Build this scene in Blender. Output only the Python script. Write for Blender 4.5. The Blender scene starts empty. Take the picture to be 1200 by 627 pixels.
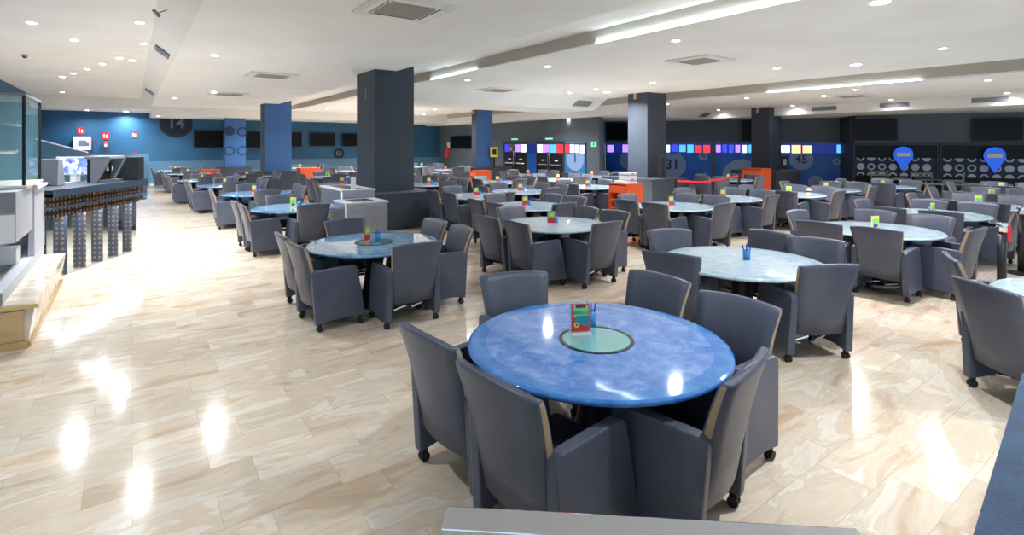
import bpy, bmesh, math, random
from mathutils import Vector, Matrix
random.seed(7)
R = math.radians
S = bpy.context.scene
C = S.collection
# ------------------------------------------------------------------ camera, world, exposure
FP, HX, HY, EYE = 615.0, 600.0, 170.0, 1.94       # focal length in px, horizon row, eye height
TH = math.atan(445 / 615); sn, cs = math.sin(TH), math.cos(TH)
cam_d = bpy.data.cameras.new('camera'); cam = bpy.data.objects.new('camera', cam_d); C.objects.link(cam)
cam.location = (0, 0, EYE); cam.rotation_euler = (R(90), 0, -TH)
cam_d.sensor_width = 36; cam_d.lens = FP / 1200 * 36; cam_d.shift_y = -(313.5 - HY) / 1200
cam_d.clip_start = .02; cam_d.clip_end = 200
S.camera = cam
S.view_settings.view_transform = 'Standard'; S.view_settings.look = 'None'
S.view_settings.gamma = 1; S.view_settings.use_curve_mapping = False
S.view_settings.exposure = 0.24
SPOT_W = 52
w = bpy.data.worlds.new('world'); S.world = w; w.use_nodes = True
w.node_tree.nodes['Background'].inputs[0].default_value = (.62, .8, 1, 1)
w.node_tree.nodes['Background'].inputs[1].default_value = 1.1

def at(px, py, z):
    d = FP * (EYE - z) / (py - HY); r = (px - HX) / FP * d
    return Vector((r * cs + d * sn, -r * sn + d * cs, z))
def proj(x, y, z=0):
    d = x * sn + y * cs; r = x * cs - y * sn
    return HX + FP * r / d, HY - FP * (z - EYE) / d, d

# ------------------------------------------------------------------ materials
def mat(name, col, rough=.5, metal=0, emit=None, es=0, spec=.5, coat=0, trans=0, alpha=1, ior=1.45):
    m = bpy.data.materials.new(name); m.use_nodes = True
    b = m.node_tree.nodes['Principled BSDF']; i = b.inputs
    i['Base Color'].default_value = (*col, 1); i['Roughness'].default_value = rough; i['Metallic'].default_value = metal
    i['Specular IOR Level'].default_value = spec; i['Coat Weight'].default_value = coat; i['IOR'].default_value = ior
    i['Transmission Weight'].default_value = trans; i['Alpha'].default_value = alpha
    if emit: i['Emission Color'].default_value = (*emit, 1); i['Emission Strength'].default_value = es
    return m
def nodes(m): return m.node_tree.nodes, m.node_tree.links, m.node_tree.nodes['Principled BSDF']
def noise_mix(m, c1, c2, scale, lo=.35, hi=.65, detail=6, bump=0, bscale=None, coord='Object', stretch=None, distortion=0):
    n, l, b = nodes(m)
    tc = n.new('ShaderNodeTexCoord'); src = tc.outputs[coord]
    if stretch:
        mp = n.new('ShaderNodeMapping'); mp.inputs['Scale'].default_value = stretch; l.new(src, mp.inputs[0]); src = mp.outputs[0]
    t = n.new('ShaderNodeTexNoise'); t.inputs['Scale'].default_value = scale; t.inputs['Detail'].default_value = detail
    t.inputs['Distortion'].default_value = distortion
    l.new(src, t.inputs['Vector'])
    r = n.new('ShaderNodeValToRGB'); r.color_ramp.elements[0].position = lo; r.color_ramp.elements[1].position = hi
    r.color_ramp.elements[0].color = (*c1, 1); r.color_ramp.elements[1].color = (*c2, 1)
    l.new(t.outputs[0], r.inputs[0]); l.new(r.outputs[0], b.inputs['Base Color'])
    if bump:
        t2 = n.new('ShaderNodeTexNoise'); t2.inputs['Scale'].default_value = bscale or scale * 8; l.new(tc.outputs[coord], t2.inputs['Vector'])
        bp = n.new('ShaderNodeBump'); bp.inputs['Strength'].default_value = bump; bp.inputs['Distance'].default_value = .01
        l.new(t2.outputs[0], bp.inputs['Height']); l.new(bp.outputs[0], b.inputs['Normal'])
    return m
M = {}
M['leather'] = noise_mix(mat('leather', (.1, .1, .11), .38, spec=.55), (.064, .074, .108), (.084, .094, .132), 3, bump=.12, bscale=160)
M['leather_tan'] = mat('leather_tan', (.42, .3, .17), .5)
M['seat_leather'] = mat('seat_leather', (.035, .037, .045), .45)
M['chrome'] = mat('chrome', (.72, .74, .77), .06, 1)
M['steel'] = mat('steel', (.55, .56, .58), .3, 1)
M['black'] = mat('black', (.012, .012, .014), .35)
M['black_metal'] = mat('black_metal', (.03, .03, .035), .4, .6)
M['rubber'] = mat('rubber', (.02, .02, .02), .6)
M['ceiling'] = noise_mix(mat('ceiling', (.8, .78, .74), .75), (.8, .785, .755), (.85, .84, .81), .7)
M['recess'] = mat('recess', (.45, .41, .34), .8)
M['navy'] = noise_mix(mat('navy', (.02, .07, .14), .6), (.02, .10, .2), (.028, .125, .25), .5)
M['navy_light'] = mat('navy_light', (.09, .2, .31), .55)
M['navy_dark'] = mat('navy_dark', (.008, .016, .03), .6)
M['charcoal'] = noise_mix(mat('charcoal', (.05, .055, .065), .55), (.036, .048, .066), (.043, .055, .075), 2)
M['charcoal_wall'] = mat('charcoal_wall', (.10, .125, .15), .6)
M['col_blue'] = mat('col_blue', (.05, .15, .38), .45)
M['col_ring'] = mat('col_ring', (.012, .045, .1), .5)
M['orange'] = mat('orange', (.72, .10, .025), .45)
M['orange_dark'] = mat('orange_dark', (.25, .03, .01), .5)
M['white'] = mat('white', (.8, .8, .8), .5)
M['offwhite'] = mat('offwhite', (.72, .7, .65), .5)
M['greyunit'] = mat('greyunit', (.5, .52, .57), .4)
M['greydark'] = mat('greydark', (.22, .23, .25), .5)
M['grille'] = mat('grille', (.3, .27, .23), .7)
M['ventgrille'] = mat('ventgrille', (.12, .17, .2), .6)
M['screen_off'] = mat('screen_off', (.003, .004, .006), .35, spec=.25)
M['screen_frame'] = mat('screen_frame', (.01, .01, .012), .3)
M['red'] = mat('red', (.75, .02, .03), .45)
M['redbelt'] = mat('redbelt', (.75, .03, .04), .6)
M['yellow'] = mat('yellow', (.8, .7, .05), .5)
M['green'] = mat('green', (.1, .55, .12), .5)
M['cardgreen'] = mat('cardgreen', (.2, .6, .2), .4)
M['cardteal'] = mat('cardteal', (.02, .25, .33), .4)
M['cardred'] = mat('cardred', (.6, .04, .03), .4)
M['penblue'] = mat('penblue', (.02, .03, .5), .4)
M['cupblue'] = mat('cupblue', (.05, .25, .55), .2)
M['wood'] = mat('wood', (.35, .17, .06), .5)
M['brass'] = mat('brass', (.6, .42, .2), .3, .9)
M['glass'] = mat('glass', (.3, .6, .6), .03, trans=.0, alpha=.14, coat=.6)
M['clear'] = mat('clear', (.9, .93, .95), .05, alpha=.35)
M['green_glass'] = mat('green_glass', (.18, .45, .44), .02, coat=1)
M['mirror'] = mat('mirror', (.62, .7, .72), .06, 1)
M['bronze_mirror'] = mat('bronze_mirror', (.5, .36, .2), .1, 1)
M['stucco'] = noise_mix(mat('stucco', (.03, .09, .2), .6), (.016, .05, .11), (.024, .07, .15), 6, bump=.8, bscale=110)
M['parapet_cap'] = mat('parapet_cap', (.03, .09, .2), .55)
M['led'] = mat('led', (1, 1, 1), .5, emit=(.75, .88, 1), es=5)
M['lamp'] = mat('lamp', (1, 1, 1), .5, emit=(1, .97, .93), es=30)
M['lamp_ring'] = mat('lamp_ring', (.85, .85, .85), .3)
M['numtext'] = mat('numtext', (.012, .06, .16), .5)
M['numtext_pale'] = mat('numtext_pale', (.1, .18, .26), .5)
M['disc_blue'] = mat('disc_blue', (.24, .36, .6), .5)
M['panel_blue'] = noise_mix(mat('panel_blue', (.01, .08, .4), .4), (.006, .09, .45), (.015, .17, .66), .8)
M['panel_teal'] = mat('panel_teal', (.02, .2, .42), .4)
M['steelplain'] = noise_mix(mat('steelplain', (.5, .5, .52), .3, .85), (.42, .43, .46), (.52, .53, .56), 3, stretch=(1, 1, 12))
M['paper'] = mat('paper', (.85, .83, .8), .6)
M['screen_blue'] = mat('screen_blue', (.02, .02, .1), .2, emit=(.05, .08, .9), es=.9)
M['screen_white'] = mat('screen_white', (.5, .5, .5), .2, emit=(.75, .85, 1), es=1.6)
M['screen_cyan'] = mat('screen_cyan', (.02, .2, .4), .2, emit=(.1, .45, 1), es=1.2)
M['screen_red'] = mat('screen_red', (.4, .02, .02), .2, emit=(1, .05, .06), es=1.1)
M['screen_warm'] = mat('screen_warm', (.5, .3, .1), .2, emit=(1, .55, .25), es=1.5)
M['screen_violet'] = mat('screen_violet', (.2, .02, .4), .2, emit=(.45, .25, 1), es=1.3)
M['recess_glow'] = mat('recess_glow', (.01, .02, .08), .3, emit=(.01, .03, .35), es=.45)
M['frieze_navy'] = mat('frieze_navy', (.006, .022, .06), .5)
M['pin_blue'] = mat('pin_blue', (.02, .14, .8), .35, emit=(.02, .12, .8), es=.5)
M['exit_green'] = mat('exit_green', (.1, .5, .3), .4, emit=(.3, .8, .55), es=.8)
M['frame_green'] = mat('frame_green', (.16, .19, .17), .45, .3)

# polished beige marble floor: long tiles, veins different in every tile
def floor_mat():
    m = mat('marble_floor', (.7, .6, .48), .13, spec=.42); n, l, b = nodes(m)
    tc = n.new('ShaderNodeTexCoord')
    br = n.new('ShaderNodeTexBrick'); br.inputs['Scale'].default_value = 1
    br.inputs['Brick Width'].default_value = .6; br.inputs['Row Height'].default_value = .3
    br.inputs['Mortar Size'].default_value = .0012; br.inputs['Mortar Smooth'].default_value = .2
    br.inputs['Color1'].default_value = (0, 0, 0, 1); br.inputs['Color2'].default_value = (1, 1, 1, 1); br.inputs['Mortar'].default_value = (.5, .5, .5, 1)
    br.offset = .37; br.offset_frequency = 2
    l.new(tc.outputs['Object'], br.inputs['Vector'])
    sc = n.new('ShaderNodeVectorMath'); sc.operation = 'SCALE'; sc.inputs['Scale'].default_value = 2.2; l.new(br.outputs['Color'], sc.inputs[0])
    mp = n.new('ShaderNodeMapping'); mp.inputs['Rotation'].default_value = (0, 0, R(-20)); mp.inputs['Scale'].default_value = (1.0, 3.1, 1)
    l.new(tc.outputs['Object'], mp.inputs[0])
    ad = n.new('ShaderNodeVectorMath'); ad.operation = 'ADD'; l.new(mp.outputs[0], ad.inputs[0]); l.new(sc.outputs[0], ad.inputs[1])
    t = n.new('ShaderNodeTexNoise'); t.inputs['Scale'].default_value = 1.1; t.inputs['Detail'].default_value = 8; t.inputs['Distortion'].default_value = .7
    t.inputs['Roughness'].default_value = .58
    l.new(ad.outputs[0], t.inputs['Vector'])
    rp = n.new('ShaderNodeValToRGB'); e = rp.color_ramp.elements
    e[0].position = .22; e[0].color = (.50, .33, .19, 1); e[1].position = .8; e[1].color = (.82, .76, .68, 1)
    for p, c in ((.38, (.62, .47, .33, 1)), (.46, (.74, .62, .49, 1)), (.53, (.68, .55, .41, 1)), (.57, (.79, .71, .6, 1)), (.66, (.72, .61, .48, 1))):
        x = rp.color_ramp.elements.new(p); x.color = c
    l.new(t.outputs[0], rp.inputs[0])
    tone = n.new('ShaderNodeMapRange'); tone.inputs['To Min'].default_value = .82; tone.inputs['To Max'].default_value = .98; l.new(br.outputs['Color'], tone.inputs[0])
    mu = n.new('ShaderNodeVectorMath'); mu.operation = 'SCALE'; l.new(rp.outputs[0], mu.inputs[0]); l.new(tone.outputs[0], mu.inputs['Scale'])
    mx = n.new('ShaderNodeMix'); mx.data_type = 'RGBA'; l.new(br.outputs['Fac'], mx.inputs['Factor']); l.new(mu.outputs[0], mx.inputs['A']); mx.inputs['B'].default_value = (.38, .3, .22, 1)
    l.new(mx.outputs['Result'], b.inputs['Base Color'])
    return m
M['floor'] = floor_mat()
def table_mat(name, c1, c2, c3):
    m = mat(name, c2, .07, spec=.6, coat=.35); n, l, b = nodes(m)
    tc = n.new('ShaderNodeTexCoord')
    t = n.new('ShaderNodeTexNoise'); t.inputs['Scale'].default_value = 9; t.inputs['Detail'].default_value = 9; t.inputs['Roughness'].default_value = .7; t.inputs['Distortion'].default_value = .6
    l.new(tc.outputs['Object'], t.inputs['Vector'])
    rp = n.new('ShaderNodeValToRGB'); e = rp.color_ramp.elements
    e[0].position = .32; e[0].color = (*c1, 1); e[1].position = .72; e[1].color = (*c3, 1)
    x = rp.color_ramp.elements.new(.5); x.color = (*c2, 1)
    l.new(t.outputs[0], rp.inputs[0]); l.new(rp.outputs[0], b.inputs['Base Color'])
    return m
M['top_blue'] = table_mat('top_blue', (.05, .15, .46), (.10, .24, .58), (.3, .45, .75))
M['rim_blue'] = table_mat('rim_blue', (.015, .12, .42), (.03, .18, .52), (.08, .3, .62))
M['top_mid'] = table_mat('top_mid', (.14, .3, .5), (.26, .45, .66), (.48, .62, .78))
M['rim_mid'] = table_mat('rim_mid', (.06, .2, .38), (.12, .3, .5), (.25, .42, .6))
M['top_pale'] = table_mat('top_pale', (.40, .57, .68), (.52, .68, .79), (.66, .79, .88))
M['rim_pale'] = table_mat('rim_pale', (.32, .5, .56), (.44, .6, .66), (.56, .7, .76))
# dotted bronze cladding of the bar
def dots_mat(name, base, dot, sx, r):
    m = mat(name, base, .2, .35); n, l, b = nodes(m)
    tc = n.new('ShaderNodeTexCoord'); sp = n.new('ShaderNodeSeparateXYZ'); l.new(tc.outputs['Object'], sp.inputs[0])
    ad = n.new('ShaderNodeMath'); ad.operation = 'ADD'; l.new(sp.outputs[0], ad.inputs[0]); l.new(sp.outputs[1], ad.inputs[1])
    cb = n.new('ShaderNodeCombineXYZ'); l.new(ad.outputs[0], cb.inputs[0]); l.new(sp.outputs[2], cb.inputs[1])
    br = n.new('ShaderNodeTexVoronoi'); br.voronoi_dimensions = '2D'; br.feature = 'F1'; br.inputs['Randomness'].default_value = 0.15; br.inputs['Scale'].default_value = sx
    l.new(cb.outputs[0], br.inputs['Vector'])
    lt = n.new('ShaderNodeMath'); lt.operation = 'LESS_THAN'; lt.inputs[1].default_value = r; l.new(br.outputs['Distance'], lt.inputs[0])
    mx = n.new('ShaderNodeMix'); mx.data_type = 'RGBA'; l.new(lt.outputs[0], mx.inputs['Factor'])
    mx.inputs['A'].default_value = (*base, 1); mx.inputs['B'].default_value = (*dot, 1); l.new(mx.outputs['Result'], b.inputs['Base Color'])
    return m
M['dots'] = dots_mat('dots', (.14, .17, .24), (.6, .36, .17), 13, .26)
M['dots_dark'] = dots_mat('dots_dark', (.03, .025, .025), (.3, .17, .08), 12, .3)

# ------------------------------------------------------------------ mesh helpers
def link(o, parent=None):
    C.objects.link(o)
    if parent: o.parent = parent
    return o
def obj(name, bm, m, parent=None, smooth=False, loc=None):
    me = bpy.data.meshes.new(name); bm.normal_update()
    bm.to_mesh(me); bm.free()
    for x in (m if isinstance(m, (list, tuple)) else [m]): me.materials.append(M[x] if isinstance(x, str) else x)
    if smooth:
        for p in me.polygons: p.use_smooth = True
    o = bpy.data.objects.new(name, me)
    if loc: o.location = loc
    return link(o, parent)
def tag(o, label, cat, group=None):
    o['label'] = label; o['category'] = cat
    if group: o['group'] = group
    return o
def thing(name, label, cat, loc=(0, 0, 0), rz=0, group=None):
    o = bpy.data.objects.new(name, None); C.objects.link(o); o.empty_display_size = .1
    o.location = loc; o.rotation_euler = (0, 0, rz)
    return tag(o, label, cat, group)
def struct(name, bm, m, loc=None):
    o = obj(name, bm, m, loc=loc); o['kind'] = 'structure'; return o
def box(bm, x0, x1, y0, y1, z0, z1, mi=0, bev=0):
    vs = [bm.verts.new(p) for p in ((x0, y0, z0), (x1, y0, z0), (x1, y1, z0), (x0, y1, z0), (x0, y0, z1), (x1, y0, z1), (x1, y1, z1), (x0, y1, z1))]
    fs = [bm.faces.new([vs[i] for i in f]) for f in ((3, 2, 1, 0), (4, 5, 6, 7), (0, 1, 5, 4), (1, 2, 6, 5), (2, 3, 7, 6), (3, 0, 4, 7))]
    for f in fs: f.material_index = mi
    if bev:
        es = list({e for f in fs for e in f.edges})
        bmesh.ops.bevel(bm, geom=es, offset=bev, segments=2, affect='EDGES', profile=.6)
    return bm
def bx(*a, **k): return box(bmesh.new(), *a, **k)
def prism(bm, pts, axis, a, b, bev=0, mi=0):
    """pts 2-D polygon; axis 'x': pts are (y,z) extruded x a..b ; 'z': pts (x,y) extruded z ; 'y': pts (x,z)"""
    def P(p, t):
        return {'x': (t, p[0], p[1]), 'y': (p[0], t, p[1]), 'z': (p[0], p[1], t)}[axis]
    A = [bm.verts.new(P(p, a)) for p in pts]; B = [bm.verts.new(P(p, b)) for p in pts]
    fs = [bm.faces.new(A), bm.faces.new(B[::-1])]
    n = len(pts)
    for i in range(n): fs.append(bm.faces.new([A[i], B[i], B[(i + 1) % n], A[(i + 1) % n]]))
    bmesh.ops.recalc_face_normals(bm, faces=fs)
    for f in fs: f.material_index = mi
    if bev:
        es = list({e for f in fs for e in f.edges})
        bmesh.ops.bevel(bm, geom=es, offset=bev, segments=2, affect='EDGES', profile=.6)
    return bm
def lathe(bm, prof, seg=32, cx=0, cy=0, mi=0, mis=None):
    rings = []
    for r, z in prof:
        rings.append([bm.verts.new((cx + r * math.cos(2 * math.pi * k / seg), cy + r * math.sin(2 * math.pi * k / seg), z)) for k in range(seg)] if r > 1e-5 else [bm.verts.new((cx, cy, z))])
    for j in range(len(rings) - 1):
        a, b = rings[j], rings[j + 1]
        for k in range(seg):
            k2 = (k + 1) % seg
            if len(a) == 1 and len(b) == 1: continue
            f = bm.faces.new([a[0], b[k2], b[k]] if len(a) == 1 else ([a[k], a[k2], b[0]] if len(b) == 1 else [a[k], a[k2], b[k2], b[k]]))
            f.material_index = mis[j] if mis else mi
    return bm
def tube(bm, p, q, r, seg=8, r2=None):
    p, q = Vector(p), Vector(q); d = (q - p).normalized(); u = d.orthogonal().normalized(); v = d.cross(u); r2 = r if r2 is None else r2
    A = [bm.verts.new(p + (u * math.cos(t) + v * math.sin(t)) * r) for t in [2 * math.pi * k / seg for k in range(seg)]]
    B = [bm.verts.new(q + (u * math.cos(t) + v * math.sin(t)) * r2) for t in [2 * math.pi * k / seg for k in range(seg)]]
    bm.faces.new(A[::-1]); bm.faces.new(B)
    for k in range(seg): bm.faces.new([A[k], A[(k + 1) % seg], B[(k + 1) % seg], B[k]])
    return bm
def text(name, body, size, m, parent, loc, rot, depth=.004, bold=0):
    cu = bpy.data.curves.new(name, 'FONT'); cu.body = body; cu.size = size; cu.align_x = 'CENTER'; cu.align_y = 'CENTER'; cu.extrude = depth; cu.offset = bold
    o = bpy.data.objects.new(name, cu); C.objects.link(o)
    dg = bpy.context.evaluated_depsgraph_get(); me = bpy.data.meshes.new_from_object(o.evaluated_get(dg))
    bpy.data.objects.remove(o); me.materials.clear(); me.materials.append(M[m])
    t = bpy.data.objects.new(name, me); link(t, parent); t.location = loc; t.rotation_euler = rot
    return t
def copy_thing(root, loc, rz):
    r = root.copy(); C.objects.link(r); r.location = loc; r.rotation_euler = (0, 0, rz)
    for ch in root.children:
        c = ch.copy(); C.objects.link(c); c.parent = r
        for g in ch.children:
            d = g.copy(); C.objects.link(d); d.parent = c
            for h in g.children: pass
    return r

# ------------------------------------------------------------------ the room
ZC = 3.72
struct('floor', bx(-8, 32, -4, 36, -.1, 0), 'floor')
# ceiling as one structure: slabs at their different heights, light troughs between them
bm = bmesh.new()
T = 4.6
box(bm, .71, 5.15, -4, 29, ZC, T)
box(bm, 6.6, 14.8, -4, 32.5, ZC, T)
box(bm, 16.0, 32, -4, 36, 3.56, T)
prism(bm, [(5.15, T), (5.15, ZC), (5.65, ZC + .2), (6.6, ZC + .24), (6.6, T)], 'y', -4, 36)
box(bm, 14.8, 16, -4, 36, 4.1, T)
prism(bm, [(.3, T), (.3, 4.03), (.71, ZC), (.71, T)], 'y', -4, 29)
box(bm, -8, .3, -4, 29, 4.03, T)
box(bm, -8, .71, 29, 33, 3.55, T)
box(bm, .71, 17.2, 29, 33, 3.3, T)
prism(bm, [(14.2, ZC), (14.9, 3.31), (17.2, 3.31), (17.9, ZC)], 'x', 6.6, 14.8)
prism(bm, [(14.5, 3.56), (15.2, 3.22), (36, 3.22), (36, 3.56)], 'x', 16.0, 22.4)
box(bm, 22.4, 32, -4, 36, 3.2, 3.56)
struct('ceiling', bm, 'ceiling')
# brown painted inner faces of the light troughs, and their light strips
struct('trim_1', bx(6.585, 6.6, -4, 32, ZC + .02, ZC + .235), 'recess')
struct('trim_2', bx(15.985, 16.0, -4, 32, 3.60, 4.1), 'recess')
def strip(x, y0, y1, z, lab):
    return tag(obj('light_strip', bx(x - .035, x - .0, y0, y1, z, z + .03), 'led'), lab, 'light', 'cold white light strips in the ceiling coves')
def cove_light(x, y0, y1, z, e):
    la = bpy.data.lights.new('cove_glow', 'AREA'); la.shape = 'RECTANGLE'; la.size = .03; la.size_y = y1 - y0; la.energy = e; la.color = (.7, .86, 1)
    o = bpy.data.objects.new('cove_glow', la); C.objects.link(o); o.location = (x - .055, (y0 + y1) / 2, z + .02); o.rotation_euler = (0, R(-125), 0)
def yof(px, x):   # depth along a line of constant x seen at column px
    d = x * 759 / (px - 155); return (d - .586 * x) / .81
strip(6.6, yof(940, 6.6) - 1.0, yof(700, 6.6), ZC - .005, 'cold white light strip along the nearest ceiling cove')
strip(6.6, yof(545, 6.6), yof(506, 6.6), ZC - .005, 'short cold light strip at the end of the nearest ceiling cove')
strip(16.0, yof(1080, 16), yof(900, 16), 3.565, 'cold light strip along the right-hand ceiling cove')
cove_light(6.6, yof(940, 6.6) - 1, yof(700, 6.6), ZC, 8)
cove_light(6.6, yof(560, 6.6), yof(506, 6.6), ZC, 2)
cove_light(16.0, yof(1080, 16), yof(900, 16), 3.56, 4)
struct('wall_back', bx(-3.6, 17.3, 32.1, 32.3, 0, 4.2), 'navy')
struct('trim_3', bx(-3.4, 17.1, 32.04, 32.1, 0, 1.12), 'navy_light')
struct('wall_left', bx(-3.6, -3.4, 4, 32.2, 0, 4.2), 'navy')
struct('wall_right_back', bx(17.1, 17.3, 16.9, 32.1, 0, 4.2), 'charcoal_wall')
def wallbox(bm, A, B, z0, z1, th=.2, off=0, t0=0., t1=None):
    A, B = Vector(A), Vector(B); L = (B - A).length; u = (B - A) / L; n = Vector((u.y, -u.x))
    if n.dot(Vector((0, 0)) - A) < 0: n = -n
    t1 = L if t1 is None else t1
    p = [A + u * t0 + n * off, A + u * t1 + n * off, A + u * t1 + n * (off - th), A + u * t0 + n * (off - th)]
    return prism(bm, [tuple(q) for q in p], 'z', z0, z1)
W2 = ((17.1, 32.1), (17.1, 16.9)); W3 = ((21.0, 20.3), (26.3, 10.7)); W4 = ((25.1, 9.6), (28.6, 2.6)); WB = ((-3.4, 32.1), (17.1, 32.1))
struct('wall_return', wallbox(bmesh.new(), (17.3, 16.9), (21.2, 20.5), 0, 4.2), 'navy_light')
struct('wall_right', wallbox(bmesh.new(), *W3, 0, 4.2), 'charcoal_wall')
struct('wall_right_front', wallbox(bmesh.new(), *W4, 0, 4.2), 'charcoal_wall')
struct('wall_right_end', wallbox(bmesh.new(), (26.3, 10.7), (25.1, 9.6), 0, 4.2), 'charcoal')

class Wall:
    def __init__(s, A, B):
        s.A, s.B = Vector(A), Vector(B); s.u = (s.B - s.A).normalized(); s.n = Vector((s.u.y, -s.u.x))
        if s.n.dot(-s.A) < 0: s.n = -s.n
        s.right = Vector((-s.n.y, s.n.x))            # reads left to right as seen from the room
        s.rz = math.atan2(s.right.y, s.right.x)
    def hit(s, px, off=0):
        r = Vector(((px - HX) / FP * cs + sn, -(px - HX) / FP * sn + cs))
        a = s.A + s.n * off; k = (a.dot(s.n)) / r.dot(s.n); return r * k, k
    def pt(s, px, py, off=0):
        p, d = s.hit(px, off); return Vector((p.x, p.y, EYE - (py - HY) * d / FP))
    def size(s, px0, px1, py0, py1, off=0):
        a, d0 = s.hit(px0, off); b, d1 = s.hit(px1, off); dm = (d0 + d1) / 2
        c = (a + b) / 2
        return Vector((c.x, c.y, EYE - ((py0 + py1) / 2 - HY) * dm / FP)), (b - a).length, abs(py1 - py0) * dm / FP
WallB, Wall2, Wall3, Wall4 = Wall(*WB), Wall(*W2), Wall(*W3), Wall(*W4)
# a thing hung on a wall: local x to the right, local -y out of the wall, z up
def hung(wall, name, label, cat, c, group=None):
    return thing(name, label, cat, c, wall.rz, group)

# ------------------------------------------------------------------ columns
def column(name_label, x, y, wx, wy, zt, bx0, by0, bw, bd, blue=None, bh=.83, lab2=''):
    t = thing('column', name_label, 'column', (x, y, 0))
    t['kind'] = 'structure'
    obj('shaft', bx(0, wx, 0, wy, bh - .01, zt), 'charcoal', t)
    b = bmesh.new(); box(b, bx0 - x, bx0 - x + bw, by0 - y, by0 - y + bd, 0, bh, bev=.012)
    obj('plinth', b, 'charcoal', t)
    obj('cap_strip', bx(bx0 - x - .01, bx0 - x + bw + .01, by0 - y - .01, by0 - y + bd + .01, bh - .03, bh + .004), 'charcoal', t)
    if blue: obj('blue_panel_and_light', bx(.02, wx, -.03, 0, bh, zt), 'col_blue', t)  # real panel on the circle pillar; blue light painted on the other two
    bk = obj('yellow_bracket', bx(-.02, 0, wy * .55, wy * .55 + .12, zt - .24, zt - .02), 'brass', t)
    return t
c1 = column('thick charcoal pillar with a boxed plinth behind the second blue table', 4.6, 11.85, 1.0, 1.2, 4.1, 4.05, 11.3, 1.9, 2.1)
p = at(434, 226, .83)
sm = obj('paint_scuff', bx(-.006, 0, .55, .6, 3.02, 3.3), 'greydark', c1)
c2 = column('pillar with plain blue light painted on its face above a grey plinth', 4.55, 24.4, 1.12, .7, 4.1, 4.2, 24.0, 1.75, 1.6, blue=True)
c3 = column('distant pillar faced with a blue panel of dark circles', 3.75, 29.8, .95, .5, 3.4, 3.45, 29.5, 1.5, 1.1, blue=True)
for i, (cx, cz, solid) in enumerate(((.2, 2.75, 1), (.78, 2.72, 0), (.2, 1.75, 0), (.78, 1.75, 0))):
    b = bmesh.new(); ro = .24
    prof = [(0, 0), (ro, 0), (ro, .008), (0, .008)] if solid else [(ro - .07, 0), (ro, 0), (ro, .008), (ro - .07, .008), (ro - .07, 0)]
    lathe(b, prof, 28); o = obj('circle', b, 'col_ring', c3, loc=(cx + .02, -.03, cz - .1)); o.rotation_euler = (R(90), 0, 0)
c4 = column('charcoal pillar with a black loudspeaker standing on its plinth', 14.0, 11.6, 1.0, .85, 3.75, 13.5, 11.0, 1.9, 2.2)
c5 = column('far pillar with blue light painted on its right face near the glazed doors', 14.0, 22.4, .95, .45, 3.75, 13.5, 22.0, 2.4, 1.6, blue=True)
c6 = column('charcoal pillar in front of the blue number 6 panel', 22.0, 11.7, 1.0, .8, 3.56, 21.4, 11.1, 2.1, 2.0, bh=.85)
# loudspeaker on the plinth of column 4, yellow sign stand on the plinth of column 5
t = thing('loudspeaker', 'slim black loudspeaker on the plinth of the pillar by panel 31', 'speaker', (14.35, 11.3, .834))
obj('cabinet', bx(-.08, .08, -.08, .08, 0, .72, bev=.01), 'black', t); obj('front_grille', bx(-.065, .065, -.088, -.08, .04, .68), 'screen_frame', t)
pp = Vector((14.9, 22.15, .834))
t = thing('sign_stand', 'yellow defibrillator sign on a black stand on the far pillar plinth', 'sign', pp)
obj('pole', tube(bmesh.new(), (0, 0, 0), (0, 0, .5), .05), 'black', t)
sb = obj('sign_board', bx(-.22, .22, -.03, .03, .5, 1.0, bev=.01), 'yellow', t)
obj('pictogram', bx(-.12, .12, -.036, -.03, .6, .9), 'black', sb)

# ------------------------------------------------------------------ back wall things
def wall_sized(wall, px0, px1, py0, py1, off): return wall.size(px0, px1, py0, py1, off)
def tv(wall, px0, px1, py0, py1, label, off=.12, group=None):
    c, wd, h = wall.size(px0, px1, py0, py1, off)
    t = hung(wall, 'television', label, 'television', c, group)
    obj('casing', bx(-wd / 2, wd / 2, 0, .07, -h / 2, h / 2, bev=.01), 'screen_frame', t)
    obj('screen', bx(-wd / 2 + .03, wd / 2 - .03, -.006, 0, -h / 2 + .03, h / 2 - .03), 'screen_off', t)
    obj('wall_bracket', bx(-.2, .2, .07, off + .005, -.15, .15), 'black_metal', t)
    return t
g = 'televisions on the blue back wall'
tv(WallB, 227, 263, 152.5, 172.5, 'black wall television left of the circle-patterned pillar', group=g)
tv(WallB, 289, 310, 154, 173, 'black wall television between the two blue-faced pillars', group=g)
tv(WallB, 334, 354, 155, 172, 'black wall television just right of the plain blue pillar', group=g)
tv(WallB, 363, 393, 155.5, 171.5, 'black wall television above the number 52 circle', group=g)
tv(WallB, 401, 432, 156.5, 171.5, 'black wall television partly behind the nearest thick pillar', group=g)
tv(Wall2, 528, 552, 159, 174, 'black wall television left of the far pillar by the doors')
g = 'televisions high on the right-hand wall'
tv(Wall3, 711, 748, 144, 164, 'black wall television above the number 2 panel', .2, g)
tv(Wall3, 869, 912, 141, 165, 'black wall television behind the pillar by panel 45', .2, g)
tv(Wall4, 996, 1052, 139, 165, 'large black television above the left blue pin sign', .2, g)
tv(Wall4, 1140, 1200, 138, 165.5, 'large black television above the right blue pin sign', .2, g)
def number_disc(wall, px, py, rpx, num, label, discm, textm, off=.01, ts=1.0, name='number_sign'):
    c = wall.pt(px, py, off); _, d = wall.hit(px, off); r = rpx * d / FP
    t = hung(wall, name, label, 'sign', c)
    o = obj('disc', lathe(bmesh.new(), [(0, 0), (r, 0), (r, .008), (0, .008)], 40), discm, t); o.rotation_euler = (R(90), 0, 0)
    if num: text('numeral', num, r * 1.05 * ts, textm, t, (0, -.012, 0), (R(90), 0, 0), .003, r * .02)
    return t
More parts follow.
